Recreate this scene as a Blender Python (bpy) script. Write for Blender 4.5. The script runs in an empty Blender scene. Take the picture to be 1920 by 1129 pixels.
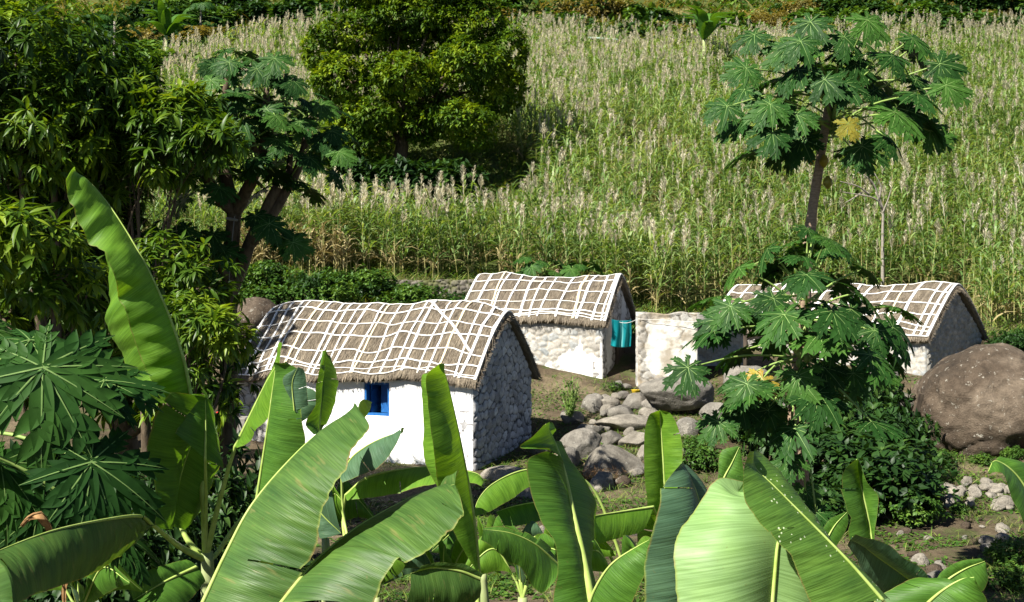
import bpy, bmesh, math, random
import numpy as np
from mathutils import Vector, Matrix, Euler
R = math.radians
random.seed(7)
rng = np.random.default_rng(11)
sc = bpy.context.scene
COL = sc.collection
PI = math.pi

# ------------------------------------------------------------------ camera, light, exposure
F = 2133.0      # focal length in photo pixels (1920 wide)
H = 3.9         # eye height above the yard of the white hut
cam = bpy.data.cameras.new("camera")
cam.lens = 36.0 * F / 1920.0
cam.sensor_width = 36
cam.clip_start = 0.1
cam.clip_end = 600
cam_o = bpy.data.objects.new("camera", cam)
COL.objects.link(cam_o)
cam_o.location = (0, 0, H)
cam_o.rotation_euler = (R(90), 0, 0)
sc.camera = cam_o

SUN_EL, SUN_AZ = 44.0, 48.0      # azimuth: from behind the camera towards the left
sv = Vector((-math.sin(R(SUN_AZ)) * math.cos(R(SUN_EL)), -math.cos(R(SUN_AZ)) * math.cos(R(SUN_EL)), math.sin(R(SUN_EL))))
w = bpy.data.worlds.new("World")
sc.world = w
w.use_nodes = True
nt = w.node_tree
bg = nt.nodes["Background"]
sky = nt.nodes.new("ShaderNodeTexSky")
sky.sky_type = 'NISHITA'
sky.sun_disc = False
sky.sun_elevation = R(SUN_EL)
sky.sun_rotation = math.atan2(sv.x, sv.y)
sky.air_density = 0.5
sky.dust_density = 0.2
nt.links.new(sky.outputs[0], bg.inputs[0])
bg.inputs[1].default_value = 0.05
sun = bpy.data.lights.new("sun", 'SUN')
sun.energy = 5.0
sun.angle = R(0.5)
sun.color = (1.0, 0.95, 0.85)
sun_o = bpy.data.objects.new("sun", sun)
COL.objects.link(sun_o)
sun_o.rotation_euler = (-sv).to_track_quat('-Z', 'Y').to_euler()
sun_o.location = (-20, -20, 40)
sc.view_settings.view_transform = 'Standard'
sc.view_settings.look = 'None'
sc.view_settings.gamma = 1
sc.view_settings.exposure = 1.3
sc.cycles.max_bounces = 6
sc.cycles.diffuse_bounces = 2
sc.cycles.transmission_bounces = 3
sc.cycles.glossy_bounces = 2
sc.cycles.transparent_max_bounces = 4
sc.cycles.caustics_reflective = False
sc.cycles.caustics_refractive = False

# ------------------------------------------------------------------ helpers
def P(px, py, d):
    return np.array([(px - 960.0) / F * d, d, H + (564.5 - py) / F * d])

def vnoise(p, seed=0):
    p = np.asarray(p, float)
    i = np.floor(p).astype(np.int64)
    f = p - i
    f = f * f * (3 - 2 * f)
    def h(ix, iy, iz):
        n = (ix * 374761393 + iy * 668265263 + iz * 2147483647 + seed * 974634777) & 0xffffffff
        n = ((n ^ (n >> 13)) * 1274126177) & 0xffffffff
        n = n ^ (n >> 16)
        return (n & 0xffff) / 65535.0 * 2 - 1
    r = 0
    for dx in (0, 1):
        for dy in (0, 1):
            for dz in (0, 1):
                wt = (f[..., 0] if dx else 1 - f[..., 0]) * (f[..., 1] if dy else 1 - f[..., 1]) * (f[..., 2] if dz else 1 - f[..., 2])
                r = r + wt * h(i[..., 0] + dx, i[..., 1] + dy, i[..., 2] + dz)
    return r

def fbm(p, seed=0, octv=4):
    a, r, s = 1.0, 0, 0
    p = np.asarray(p, float)
    for k in range(octv):
        r = r + a * vnoise(p, seed + k * 17)
        s += a
        a *= 0.5
        p = p * 2.03 + 3.1
    return r / s

def n2(x, y, seed=0, octv=3):
    x = np.asarray(x, float); y = np.asarray(y, float)
    x, y = np.broadcast_arrays(x, y)
    return fbm(np.stack([x, y, np.zeros_like(x)], -1), seed, octv)

def mesh(name, V, Fs, mats, midx=None, attrs=None, smooth=True):
    """V (n,3); Fs list of int arrays (m,k); attrs {name:(n,) or (n,3)} on points"""
    me = bpy.data.meshes.new(name)
    V = np.asarray(V, np.float32).reshape(-1, 3)
    if not isinstance(Fs, (list, tuple)):
        Fs = [Fs]
    Fs = [np.asarray(f, np.int32) for f in Fs if len(f)]
    nl = sum(f.size for f in Fs)
    nf = sum(len(f) for f in Fs)
    me.vertices.add(len(V)); me.loops.add(nl); me.polygons.add(nf)
    me.vertices.foreach_set("co", V.ravel())
    me.loops.foreach_set("vertex_index", np.concatenate([f.ravel() for f in Fs]))
    tot = np.concatenate([np.full(len(f), f.shape[1], np.int32) for f in Fs])
    st = np.concatenate([[0], np.cumsum(tot)[:-1]]).astype(np.int32)
    me.polygons.foreach_set("loop_start", st)
    if midx is not None:
        me.polygons.foreach_set("material_index", np.asarray(midx, np.int32))
    me.polygons.foreach_set("use_smooth", np.full(nf, smooth, bool))
    for m in (mats if isinstance(mats, (list, tuple)) else [mats]):
        me.materials.append(m)
    for k, a in (attrs or {}).items():
        a = np.asarray(a, np.float32)
        if a.ndim == 1:
            at = me.attributes.new(k, 'FLOAT', 'POINT'); at.data.foreach_set("value", a)
        else:
            at = me.attributes.new(k, 'FLOAT_VECTOR', 'POINT'); at.data.foreach_set("vector", a.ravel())
    me.update(calc_edges=True)
    me.validate()
    return me

class MB:
    """collects pieces into ONE mesh"""
    def __init__(s):
        s.V, s.F, s.M, s.rnd, s.co, s.n = [], [], [], [], [], 0
    def add(s, V, Fa, m=0, rnd=None, co=None):
        V = np.asarray(V, float).reshape(-1, 3)
        Fa = np.asarray(Fa, np.int64)
        if Fa.ndim == 1: Fa = Fa[None]
        s.V.append(V); s.F.append(Fa + s.n)
        s.M.append(np.full(len(Fa), m) if np.isscalar(m) else np.asarray(m))
        s.rnd.append(np.full(len(V), random.random() if rnd is None else rnd) if (rnd is None or np.isscalar(rnd)) else np.asarray(rnd))
        s.co.append(np.zeros((len(V), 3)) if co is None else np.asarray(co))
        s.n += len(V)
    def mesh(s, name, mats, smooth=True, extra=None):
        at = {'rnd': np.concatenate(s.rnd), 'co': np.concatenate(s.co)}
        at.update(extra or {})
        return mesh(name, np.concatenate(s.V), s.F, mats, np.concatenate(s.M), at, smooth)
    def tube(s, pts, rad, seg=8, m=0, cap=True, flat=1.0, rough=0.0, rnd=None):
        pts = np.asarray(pts, float); k = len(pts)
        rad = np.interp(np.linspace(0, 1, k), np.linspace(0, 1, len(rad)), rad) if np.ndim(rad) else np.full(k, rad)
        t = np.gradient(pts, axis=0)
        t /= np.linalg.norm(t, axis=1)[:, None] + 1e-9
        up = np.array([0, 0, 1.0]) if abs(t[:, 2]).mean() < .8 else np.array([1.0, 0, 0])
        a = np.cross(t, up); a /= np.linalg.norm(a, axis=1)[:, None] + 1e-9
        b = np.cross(a, t)
        th = np.arange(seg) / seg * 2 * PI
        V = pts[:, None] + rad[:, None, None] * (np.cos(th)[None, :, None] * a[:, None] + flat * np.sin(th)[None, :, None] * b[:, None])
        if rough:
            V += (rough * rad[:, None] * vnoise(V * 9.0, 5))[..., None] * (V - pts[:, None]) / (rad[:, None, None] + 1e-6)
        V = V.reshape(-1, 3)
        i = np.arange(k - 1)[:, None] * seg; j = np.arange(seg)[None]; j2 = (j + 1) % seg
        Q = np.stack([i + j, i + j2, i + seg + j2, i + seg + j], -1).reshape(-1, 4)
        L = np.concatenate([[0], np.cumsum(np.linalg.norm(np.diff(pts, axis=0), axis=1))])
        co = np.stack([np.repeat(L, seg), np.tile(np.arange(seg) / seg, k), np.zeros(k * seg)], -1)
        if cap:
            V = np.vstack([V, pts[:1], pts[-1:]]); co = np.vstack([co, co[:1], co[-1:]])
            n = k * seg
            jj = np.arange(seg); jj2 = (jj + 1) % seg
            s.V.append(V); s.co.append(co); s.rnd.append(np.full(len(V), random.random() if rnd is None else rnd))
            C = np.vstack([np.stack([jj2, jj, np.full(seg, n)], -1), np.stack([n - seg + jj, n - seg + jj2, np.full(seg, n + 1)], -1)])
            s.F += [Q + s.n, C + s.n]; s.M += [np.full(len(Q), m), np.full(len(C), m)]; s.n += len(V)
        else:
            s.add(V, Q, m, rnd, co)
    def box(s, c, sx, sy, sz, rot=None, m=0, bev=0.0):
        """box with chamfered vertical and horizontal edges, centred on c"""
        bm = bmesh.new(); bmesh.ops.create_cube(bm, size=1)
        for v in bm.verts: v.co = Vector((v.co.x * sx, v.co.y * sy, v.co.z * sz))
        if bev: bmesh.ops.bevel(bm, geom=list(bm.edges), offset=bev, segments=1, affect='EDGES')
        bm.verts.index_update()
        V = np.array([v.co[:] for v in bm.verts])
        if rot is not None: V = V @ np.array(rot).T
        V = V + np.asarray(c)
        q = [[v.index for v in f.verts] for f in bm.faces]
        bm.free()
        r = random.random(); base = s.n
        s.V.append(V); s.rnd.append(np.full(len(V), r)); s.co.append(V - np.asarray(c)); s.n += len(V)
        for k in (3, 4):
            ff = [f for f in q if len(f) == k]
            if ff: s.F.append(np.array(ff) + base); s.M.append(np.full(len(ff), m))

def spline(pts, n):
    """Catmull-Rom resample to n points (uniform in arc length)"""
    p = np.asarray(pts, float)
    if len(p) < 3:
        return p[0] + (p[-1] - p[0]) * np.linspace(0, 1, n)[:, None]
    q = np.vstack([2 * p[0] - p[1], p, 2 * p[-1] - p[-2]])
    out = []
    for i in range(len(p) - 1):
        t = np.linspace(0, 1, 24, endpoint=False)[:, None]
        a, b, c, d = q[i], q[i + 1], q[i + 2], q[i + 3]
        out.append(.5 * ((2 * b) + (c - a) * t + (2 * a - 5 * b + 4 * c - d) * t ** 2 + (3 * b - a - 3 * c + d) * t ** 3))
    out = np.vstack(out + [p[-1:]])
    L = np.concatenate([[0], np.cumsum(np.linalg.norm(np.diff(out, axis=0), axis=1))])
    u = np.linspace(0, L[-1], n)
    return np.stack([np.interp(u, L, out[:, k]) for k in range(3)], -1)

def tag(o, label=None, cat=None, group=None, kind=None):
    if label: o["label"] = label
    if cat: o["category"] = cat
    if group: o["group"] = group
    if kind: o["kind"] = kind
    return o

def empty(name, loc, label, cat, group=None):
    o = bpy.data.objects.new(name, None)
    COL.objects.link(o)
    o.location = Vector(loc)
    o.empty_display_size = .2
    return tag(o, label, cat, group)

def obj(name, me, parent=None, M=None, pw=None):
    """mesh object whose coordinates are world ones (or M places it); pw = world matrix of the parent"""
    o = bpy.data.objects.new(name, me)
    COL.objects.link(o)
    if M is not None: o.matrix_basis = M
    if parent is not None:
        o.parent = parent
        o.matrix_parent_inverse = (pw if pw is not None else Matrix.Translation(parent.location)).inverted()
    return o

def TRS(loc, rot=(0, 0, 0), s=1.0):
    S = Matrix.Diagonal((s, s, s, 1)) if np.isscalar(s) else Matrix.Diagonal((*s, 1))
    return Matrix.Translation(Vector(loc)) @ Euler(rot).to_matrix().to_4x4() @ S

# ------------------------------------------------------------------ materials
class NT:
    def __init__(s, name):
        s.m = bpy.data.materials.new(name); s.m.use_nodes = True
        s.t = s.m.node_tree; s.b = s.t.nodes["Principled BSDF"]; s.out = s.t.nodes["Material Output"]
    def n(s, kind, **kw):
        x = s.t.nodes.new("ShaderNode" + kind)
        for k, v in kw.items(): setattr(x, k, v)
        return x
    def l(s, a, b): s.t.links.new(a, b)
    def attr(s, name): return s.n("Attribute", attribute_name=name)
    def geo(s):
        return s.n("NewGeometry").outputs["Position"]
    def noise(s, vec, scale, detail=3, rough=.55, stretch=None):
        x = s.n("TexNoise"); x.inputs["Scale"].default_value = scale; x.inputs["Detail"].default_value = detail; x.inputs["Roughness"].default_value = rough
        if stretch is not None:
            mp = s.n("Mapping"); mp.inputs["Scale"].default_value = stretch; s.l(vec, mp.inputs[0]); vec = mp.outputs[0]
        if vec is not None: s.l(vec, x.inputs["Vector"])
        return x.outputs["Fac"]
    def ramp(s, fac, stops):
        x = s.n("ValToRGB"); e = x.color_ramp.elements
        while len(e) < len(stops): e.new(.5)
        for i, (p, c) in enumerate(stops):
            e[i].position = p; e[i].color = (*c, 1) if len(c) == 3 else c
        s.l(fac, x.inputs[0]); return x.outputs[0]
    def mix(s, fac, a, b, mode='MIX'):
        x = s.n("Mix", data_type='RGBA', blend_type=mode)
        for v, i in ((fac, 0), (a, 6), (b, 7)):
            if hasattr(v, 'is_linked') or hasattr(v, 'links'): s.l(v, x.inputs[i])
            else: x.inputs[i].default_value = v if np.isscalar(v) else (*v, 1)
        return x.outputs[2]
    def math(s, op, a, b=0.0):
        x = s.n("Math", operation=op)
        for v, i in ((a, 0), (b, 1)):
            if hasattr(v, 'links'): s.l(v, x.inputs[i])
            else: x.inputs[i].default_value = v
        return x.outputs[0]
    def bump(s, h, strength=.5, dist=.02):
        x = s.n("Bump"); x.inputs["Strength"].default_value = strength; x.inputs["Distance"].default_value = dist
        s.l(h, x.inputs["Height"]); s.l(x.outputs[0], s.b.inputs["Normal"]); return x.outputs[0]
    def color(s, c): s.l(c, s.b.inputs["Base Color"])
    def rough(s, r, spec=.3):
        s.b.inputs["Roughness"].default_value = r; s.b.inputs["Specular IOR Level"].default_value = spec
    def translucent(s, col, fac, tint=(1.4, 1.3, .5), nrm=None):
        """thin leaf: part of the light passes through"""
        tr = s.n("BsdfTranslucent"); ms = s.n("MixShader"); ms.inputs[0].default_value = fac
        c2 = s.mix(1.0, col, tint, 'MULTIPLY'); s.l(c2, tr.inputs[0])
        if nrm is not None: s.l(nrm, tr.inputs[1])
        s.l(s.b.outputs[0], ms.inputs[1]); s.l(tr.outputs[0], ms.inputs[2]); s.l(ms.outputs[0], s.out.inputs[0])

def leaf_mat(name, dark, mid, light, transl=.3, rough=.42, spec=.35, tint=(1.5, 1.35, .45)):
    t = NT(name)
    a = t.attr('rnd')
    c = t.ramp(a.outputs["Fac"], [(0, dark), (.55, mid), (1, light)])
    n = t.noise(t.geo(), 9.0, 2)
    c = t.mix(1.0, c, t.ramp(n, [(.3, (.8, .8, .8)), (.7, (1.15, 1.15, 1.1))]), 'MULTIPLY')
    t.color(c); t.rough(rough, spec); t.translucent(c, transl, tint)
    return t.m

def plain_mat(name, c1, c2, scale=8, rough=.8, bump=.3, dist=.01, stretch=None, spec=.2):
    t = NT(name); p = t.geo()
    n = t.noise(p, scale, 5, .6, stretch)
    t.color(t.ramp(n, [(.3, c1), (.7, c2)])); t.rough(rough, spec); t.bump(n, bump, dist)
    return t.m

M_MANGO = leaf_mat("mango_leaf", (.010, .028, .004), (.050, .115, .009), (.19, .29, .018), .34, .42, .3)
M_MANGO_SUNLIT = leaf_mat("sunlit_mango_leaf", (.020, .055, .006), (.075, .150, .012), (.21, .30, .022), .36, .42, .3)  # lighter copy of the mango leaf, sunlight put into the colour
M_MANGO_FAR = leaf_mat("broad_tree_leaf", (.024, .062, .006), (.085, .160, .008), (.22, .29, .012), .30, .55, .2)
M_PAPAYA = leaf_mat("papaya_leaf", (.011, .040, .008), (.023, .074, .013), (.055, .135, .020), .24, .55, .13, (1.3, 1.4, .4))
M_PAPAYA_VEIN = plain_mat("papaya_vein", (.12, .21, .06), (.19, .29, .085), 20, .5, 0)
M_PETIOLE = plain_mat("petiole", (.16, .26, .06), (.26, .36, .10), 14, .5, .1)
M_YELLOW = leaf_mat("yellowing_leaf", (.20, .22, .03), (.32, .27, .04), (.34, .19, .03), .3)
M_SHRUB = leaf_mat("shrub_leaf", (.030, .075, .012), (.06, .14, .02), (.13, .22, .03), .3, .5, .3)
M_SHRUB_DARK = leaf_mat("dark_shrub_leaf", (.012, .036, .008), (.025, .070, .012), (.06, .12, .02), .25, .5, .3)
M_SHRUB_DRY = leaf_mat("dry_shrub_leaf", (.12, .11, .03), (.22, .19, .06), (.30, .24, .09), .3, .6, .2)
M_GRASS = leaf_mat("grass_blade", (.05, .11, .015), (.10, .19, .03), (.24, .24, .07), .3, .5, .3)
M_CANE = leaf_mat("cane_leaf", (.095, .180, .048), (.170, .280, .078), (.30, .39, .14), .42, .45, .4)
M_CANE_DRY = leaf_mat("dry_cane_leaf", (.22, .18, .075), (.34, .28, .14), (.42, .36, .20), .25, .7, .2, (1.1, 1, .7))
M_TASSEL = leaf_mat("cane_tassel", (.47, .44, .33), (.57, .54, .42), (.67, .64, .52), .42, .8, .1, (1.1, 1, .85))
M_STALK = plain_mat("cane_stalk", (.18, .20, .06), (.28, .24, .10), 10, .6, 0)
M_BARK = plain_mat("bark", (.05, .036, .022), (.14, .105, .07), 14, .9, .8, .03, (1, 1, .35))
M_PBARK = plain_mat("papaya_bark", (.16, .11, .075), (.34, .25, .17), 16, .85, .8, .02, (1, 1, 2.5))
M_DEAD = plain_mat("dead_wood", (.16, .14, .115), (.30, .27, .23), 12, .8, .5, .01)
M_BROWNLEAF = plain_mat("withered_leaf", (.16, .085, .03), (.34, .20, .09), 25, .8, .5, .01)

def banana_mat(name, dark, light, transl, bmp=.45, speck=False, brown=False):
    t = NT(name)
    co = t.attr('co').outputs["Vector"]
    fine = t.noise(co, 1.0, 2, .6, (150, 1.0, 1))
    broad = t.noise(co, 1.0, 3, .6, (11, .8, 1))
    patch = t.noise(t.geo(), 5.0, 3)
    c = t.ramp(broad, [(.28, dark), (.72, light)])
    c = t.mix(1.0, c, t.ramp(fine, [(.34, (.70, .74, .62)), (.62, (1.12, 1.12, 1.12))]), 'MULTIPLY')
    c = t.mix(1.0, c, t.ramp(patch, [(.3, (.85, .88, .9)), (.7, (1.1, 1.1, 1))]), 'MULTIPLY')
    rnd = t.attr('rnd').outputs["Fac"]      # distance from the leaf's margin (1 = margin)
    c = t.mix(t.ramp(rnd, [(.975, (0, 0, 0)), (1, (1, 1, 1))]), c, t.ramp(t.noise(t.geo(), 7.0, 4), [(.46, (.19, .25, .05)), (.60, (.20, .13, .05))]))
    if speck:
        v = t.n("TexVoronoi"); v.inputs["Scale"].default_value = 42; t.l(t.geo(), v.inputs["Vector"])
        m = t.math('MULTIPLY', t.math('LESS_THAN', v.outputs["Distance"], .16), t.math('GREATER_THAN', t.noise(t.geo(), 6.0, 2), .55))
        c = t.mix(m, c, (.55, .62, .42))
    if brown:
        m = t.ramp(t.noise(co, 1.0, 3, .6, (26, 2.2, 1)), [(.60, (0, 0, 0)), (.72, (1, 1, 1))])
        c = t.mix(t.mix(1.0, m, (.5, .5, .5), 'MULTIPLY'), c, (.22, .20, .07))
    sp = t.ramp(t.noise(t.geo(), 38.0, 4, .75), [(.64, (0, 0, 0)), (.72, (.55, .55, .55))])
    c = t.mix(sp, c, (.13, .12, .035))
    t.color(c); t.rough(.48, .30)
    hb = t.math('ADD', t.math('MULTIPLY', broad, 3.0), t.math('MULTIPLY', fine, 1.0))
    nr = t.bump(hb, bmp, .006)
    t.translucent(c, transl, (1.7, 1.45, .35), nr)
    return t.m
M_BAN = banana_mat("banana_leaf", (.045, .120, .016), (.090, .205, .026), .30)
M_BAN_YOUNG = banana_mat("young_banana_leaf", (.095, .215, .020), (.155, .30, .030), .42)
M_BAN_OLD = banana_mat("streaked_banana_leaf", (.034, .085, .018), (.085, .160, .032), .20, brown=True)
M_BAN_PALE = banana_mat("waxy_banana_leaf", (.17, .29, .10), (.22, .345, .135), .18, bmp=.18)
M_BAN_BLUE = banana_mat("bluish_banana_leaf", (.050, .105, .058), (.080, .15, .085), .15)
M_BAN_SPECK = banana_mat("speckled_banana_leaf", (.055, .125, .022), (.105, .20, .032), .25, speck=True)
M_RIB = plain_mat("banana_midrib", (.26, .36, .07), (.40, .50, .15), 12, .4, .1, .003)
M_STEM = plain_mat("banana_stem", (.17, .23, .07), (.36, .40, .20), 9, .5, .4, .008, (1, 1, .3))

def stone_mat(name, stones, joint, plaster, soil=None):
    """attributes: rnd = one value per stone, co.z = distance to the joint, plaster = render cover"""
    t = NT(name); p = t.geo()
    a = t.attr('rnd').outputs["Fac"]
    sx = t.n("SeparateXYZ"); t.l(t.attr('co').outputs["Vector"], sx.inputs[0])
    c = t.ramp(a, [(i / max(1, len(stones) - 1), s) for i, s in enumerate(stones)])
    n = t.noise(p, 11, 5, .65); nf = t.noise(p, 60, 4, .7)
    c = t.mix(1.0, c, t.ramp(n, [(.3, (.62, .60, .58)), (.68, (1.12, 1.12, 1.12))]), 'MULTIPLY')
    jn = t.math('ADD', sx.outputs[2], t.math('MULTIPLY', t.math('SUBTRACT', nf, .5), .06))
    c = t.mix(t.ramp(jn, [(.012, (1, 1, 1)), (.05, (0, 0, 0))]), c, joint)
    if plaster is not None:
        pm = t.attr('plaster').outputs["Fac"]
        pm2 = t.ramp(t.math('ADD', pm, t.math('MULTIPLY', t.math('SUBTRACT', n, .5), .5)), [(.42, (0, 0, 0)), (.55, (1, 1, 1))])
        pc = t.mix(t.ramp(t.noise(p, 3.2, 5, .65), [(.55, (0, 0, 0)), (.8, (.6, .6, .6))]), plaster, tuple(x * .62 for x in plaster))
        c = t.mix(pm2, c, pc)
    if soil is not None:
        m = t.ramp(t.noise(p, 1.6, 4, .6), [(.44, (0, 0, 0)), (.60, (1, 1, 1))])
        c = t.mix(t.mix(1.0, m, (.75,) * 3, 'MULTIPLY'), c, soil)
    t.color(c); t.rough(.9, .15); t.bump(t.math('ADD', n, t.math('MULTIPLY', nf, .5)), .5, .02)
    return t.m
M_W_PLASTER = stone_mat("limewashed_wall", [(.30, .29, .27), (.45, .44, .42), (.55, .54, .52)], (.10, .095, .09), (.86, .86, .85))
M_W_GABLE = stone_mat("whitewashed_stone", [(.28, .28, .29), (.46, .46, .47), (.38, .38, .39), (.62, .62, .63)], (.06, .06, .065), None)
M_W_RUBBLE = stone_mat("beige_rubble_wall", [(.26, .255, .24), (.44, .41, .36), (.30, .32, .325), (.47, .45, .41), (.36, .34, .31)], (.33, .30, .25), (.72, .71, .69))
M_W_PATCHY = stone_mat("patchy_whitewash", [(.22, .21, .20), (.34, .33, .32), (.45, .44, .43)], (.06, .055, .05), (.50, .50, .50))
M_W_GREY = stone_mat("grey_fieldstone_wall", [(.20, .19, .17), (.34, .32, .28), (.26, .27, .26), (.44, .40, .34)], (.30, .27, .22), None)
M_W_TERRACE = stone_mat("terrace_stone", [(.10, .09, .075), (.17, .155, .13), (.22, .20, .17)], (.07, .07, .04), None, soil=(.09, .10, .03))
M_W_ANNEX = stone_mat("stained_limewash", [(.28, .27, .25), (.42, .41, .38)], (.12, .11, .095), (.62, .60, .55), soil=(.27, .22, .15))

t = NT("thatch"); co = t.attr('co').outputs["Vector"]; rn = t.attr('rnd').outputs["Fac"]
fib = t.noise(co, 1.0, 4, .7, (60, 4, 1)); bl = t.noise(co, 1.0, 4, .6, (3, 2.5, 1))
c = t.ramp(fib, [(.28, (.080, .062, .046)), (.5, (.20, .178, .15)), (.72, (.38, .345, .295))])
c = t.mix(1.0, c, t.ramp(bl, [(.3, (.62, .60, .58)), (.7, (1.15, 1.12, 1.05))]), 'MULTIPLY')
c = t.mix(1.0, c, t.ramp(rn, [(0, (.6, .58, .56)), (1, (1.35, 1.3, 1.2))]), 'MULTIPLY')
t.color(c); t.rough(.95, .1); t.bump(fib, .9, .03); M_THATCH = t.m
M_ROPE = plain_mat("white_rope", (.62, .60, .56), (.82, .81, .78), 18, .85, .5, .01)
M_ROPE_OLD = plain_mat("yellowed_rope", (.55, .46, .30), (.72, .64, .46), 18, .85, .5, .01)
M_BLUE = plain_mat("blue_paint", (.010, .075, .25), (.020, .125, .36), 10, .5, .15, .004)
M_TEAL = None
M_DARKWOOD = plain_mat("dark_wood", (.035, .026, .020), (.09, .07, .05), 12, .85, .5, .01, (1, 1, .2))
M_LIGHTWOOD = plain_mat("limed_post", (.55, .53, .48), (.74, .72, .68), 10, .8, .3, .008)
M_CONC = plain_mat("old_concrete", (.16, .15, .135), (.30, .285, .26), 7, .9, .5, .015)

def rock_mat(name, c1, c2, c3, lichen=(.42, .41, .36), ls=.62):
    t = NT(name); p = t.geo()
    big = t.noise(p, .9, 4, .6); med = t.noise(p, 4.5, 6, .68); fine = t.noise(p, 28, 5, .7)
    c = t.ramp(big, [(.3, c1), (.5, c2), (.7, c3)])
    c = t.mix(1.0, c, t.ramp(med, [(.28, (.55, .53, .50)), (.7, (1.18, 1.16, 1.12))]), 'MULTIPLY')
    c = t.mix(1.0, c, t.ramp(fine, [(.3, (.72, .72, .72)), (.7, (1.12, 1.12, 1.12))]), 'MULTIPLY')
    v = t.noise(p, 7.0, 5, .75)
    c = t.mix(t.ramp(v, [(ls, (0, 0, 0)), (ls + .05, (.8, .8, .8))]), c, lichen)
    t.color(c); t.rough(.9, .2)
    t.bump(t.math('ADD', t.math('MULTIPLY', med, 2.0), fine), .8, .05)
    return t.m
M_ROCK_BROWN = rock_mat("brown_basalt", (.040, .032, .025), (.098, .075, .055), (.165, .132, .10), lichen=(.33, .31, .26), ls=.60)
M_ROCK_GREY = rock_mat("grey_basalt", (.13, .12, .11), (.21, .20, .18), (.29, .27, .24))
M_ROCK_PALE = rock_mat("pale_stone", (.19, .175, .15), (.28, .26, .225), (.37, .345, .30))

# ------------------------------------------------------------------ terrain
gp = []
def G(px, py, d): gp.append(P(px, py, d))
def GW(x, y, z): gp.append(np.array([x, y, z], float))
for x in (-14, -7, 0, 7, 14): GW(x, -8, 2.4); GW(x, 1, 2.1); GW(x, 7, .75)
for x in (-16, -8, -3, 2): GW(x, 15, .05); GW(x, 22, .0)
GW(-7.5, 27, .0); GW(-4, 25.5, 0); GW(-10, 31, .8)
G(887, 885, 26); G(990, 850, 29); G(1150, 905, 25); G(1195, 800, 28.5)
G(1130, 738, 34); G(1250, 712, 33); G(1060, 800, 31); G(1330, 800, 27)
G(1735, 700, 33); G(1600, 700, 33); G(1500, 705, 33.5)
G(1800, 872, 27); G(1900, 925, 23); G(1850, 1129, 15); G(1650, 1129, 15.2); G(1400, 980, 20.5); G(1250, 1050, 17)
G(500, 560, 36); G(800, 552, 38); G(700, 528, 41); G(1000, 528, 41); G(450, 522, 41); G(1280, 592, 40); G(1420, 590, 44); G(1700, 600, 43)
G(1880, 640, 36); G(300, 540, 38); G(60, 540, 38)
for px in (-500, 60, 500, 960, 1400, 1880, 2500):
    for d in (54, 68, 82, 95):
        zz = 4.6 + .385 * (d - 42) + (.8 if px < 700 else 0)
        gp.append(np.array([(px - 960) / F * d, d, zz]))
    for d, z in ((112, 35), (130, 46), (160, 62)):
        gp.append(np.array([(px - 960) / F * d, d, z]))
gp = np.array(gp)
def tps_fit(pts, vals, lam=.05):
    n = len(pts)
    d = np.linalg.norm(pts[:, None] - pts[None], axis=2)
    K = np.where(d > 0, d * d * np.log(d + 1e-12), 0) + lam * np.eye(n) * 10
    Pm = np.hstack([np.ones((n, 1)), pts])
    A = np.block([[K, Pm], [Pm.T, np.zeros((3, 3))]])
    return np.linalg.solve(A, np.concatenate([vals, np.zeros(3)]))
TP = gp[:, :2] / 10.0
TW = tps_fit(TP, gp[:, 2])
def base_h(x, y):
    x = np.asarray(x, float); y = np.asarray(y, float)
    q = np.stack([x.ravel(), y.ravel()], -1) / 10.0
    out = np.zeros(len(q))
    for s in range(0, len(q), 20000):
        qq = q[s:s + 20000]
        d = np.linalg.norm(qq[:, None] - TP[None], axis=2)
        out[s:s + 20000] = np.where(d > 0, d * d * np.log(d + 1e-12), 0) @ TW[:len(TP)] + TW[len(TP)] + qq @ TW[-2:]
    return out.reshape(x.shape)
def ground(x, y):
    x = np.asarray(x, float); y = np.asarray(y, float)
    h = base_h(x, y)
    return h + .10 * n2(x * .55, y * .55, 3) + .35 * n2(x * .12, y * .12, 9) * np.clip((y - 40) / 20, 0, 1) + .035 * n2(x * 2.2, y * 2.2, 4)
def gz(x, y): return float(ground(np.array([x]), np.array([y]))[0])

nr, nc = 430, 300
yy = -12 + (172.0) * (np.linspace(0, 1, nr) ** 1.6)
ss = np.linspace(-1, 1, nc)
X = ss[None] * (12 + .75 * np.clip(yy, 0, 200))[:, None]
Y = np.repeat(yy[:, None], nc, 1)
Z = ground(X, Y)
idx = np.arange(nr * nc).reshape(nr, nc)
Q = np.stack([idx[:-1, :-1], idx[:-1, 1:], idx[1:, 1:], idx[1:, :-1]], -1).reshape(-1, 4)
t = NT("earth"); p = t.geo()
a = t.noise(p, .5, 5, .6); b = t.noise(p, 3.0, 6, .7); f = t.noise(p, 20, 5, .7)
c = t.ramp(a, [(.32, (.052, .041, .028)), (.5, (.105, .084, .057)), (.68, (.20, .165, .112))])
c = t.mix(1.0, c, t.ramp(b, [(.3, (.6, .58, .55)), (.7, (1.25, 1.2, 1.12))]), 'MULTIPLY')
c = t.mix(1.0, c, t.ramp(f, [(.3, (.65, .65, .65)), (.7, (1.2, 1.2, 1.2))]), 'MULTIPLY')
sx = t.n("SeparateXYZ"); t.l(p, sx.inputs[0])
hi = t.ramp(t.math('DIVIDE', sx.outputs[1], 120.0), [(.32, (0, 0, 0)), (.36, (1, 1, 1))])
dry = t.ramp(t.noise(p, .16, 5, .65), [(.38, (.045, .065, .015)), (.55, (.08, .095, .028)), (.80, (.26, .20, .09))])
c = t.mix(hi, c, dry)
gm = t.ramp(t.noise(p, 1.3, 5, .7), [(.5, (0, 0, 0)), (.62, (1, 1, 1))])
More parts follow.
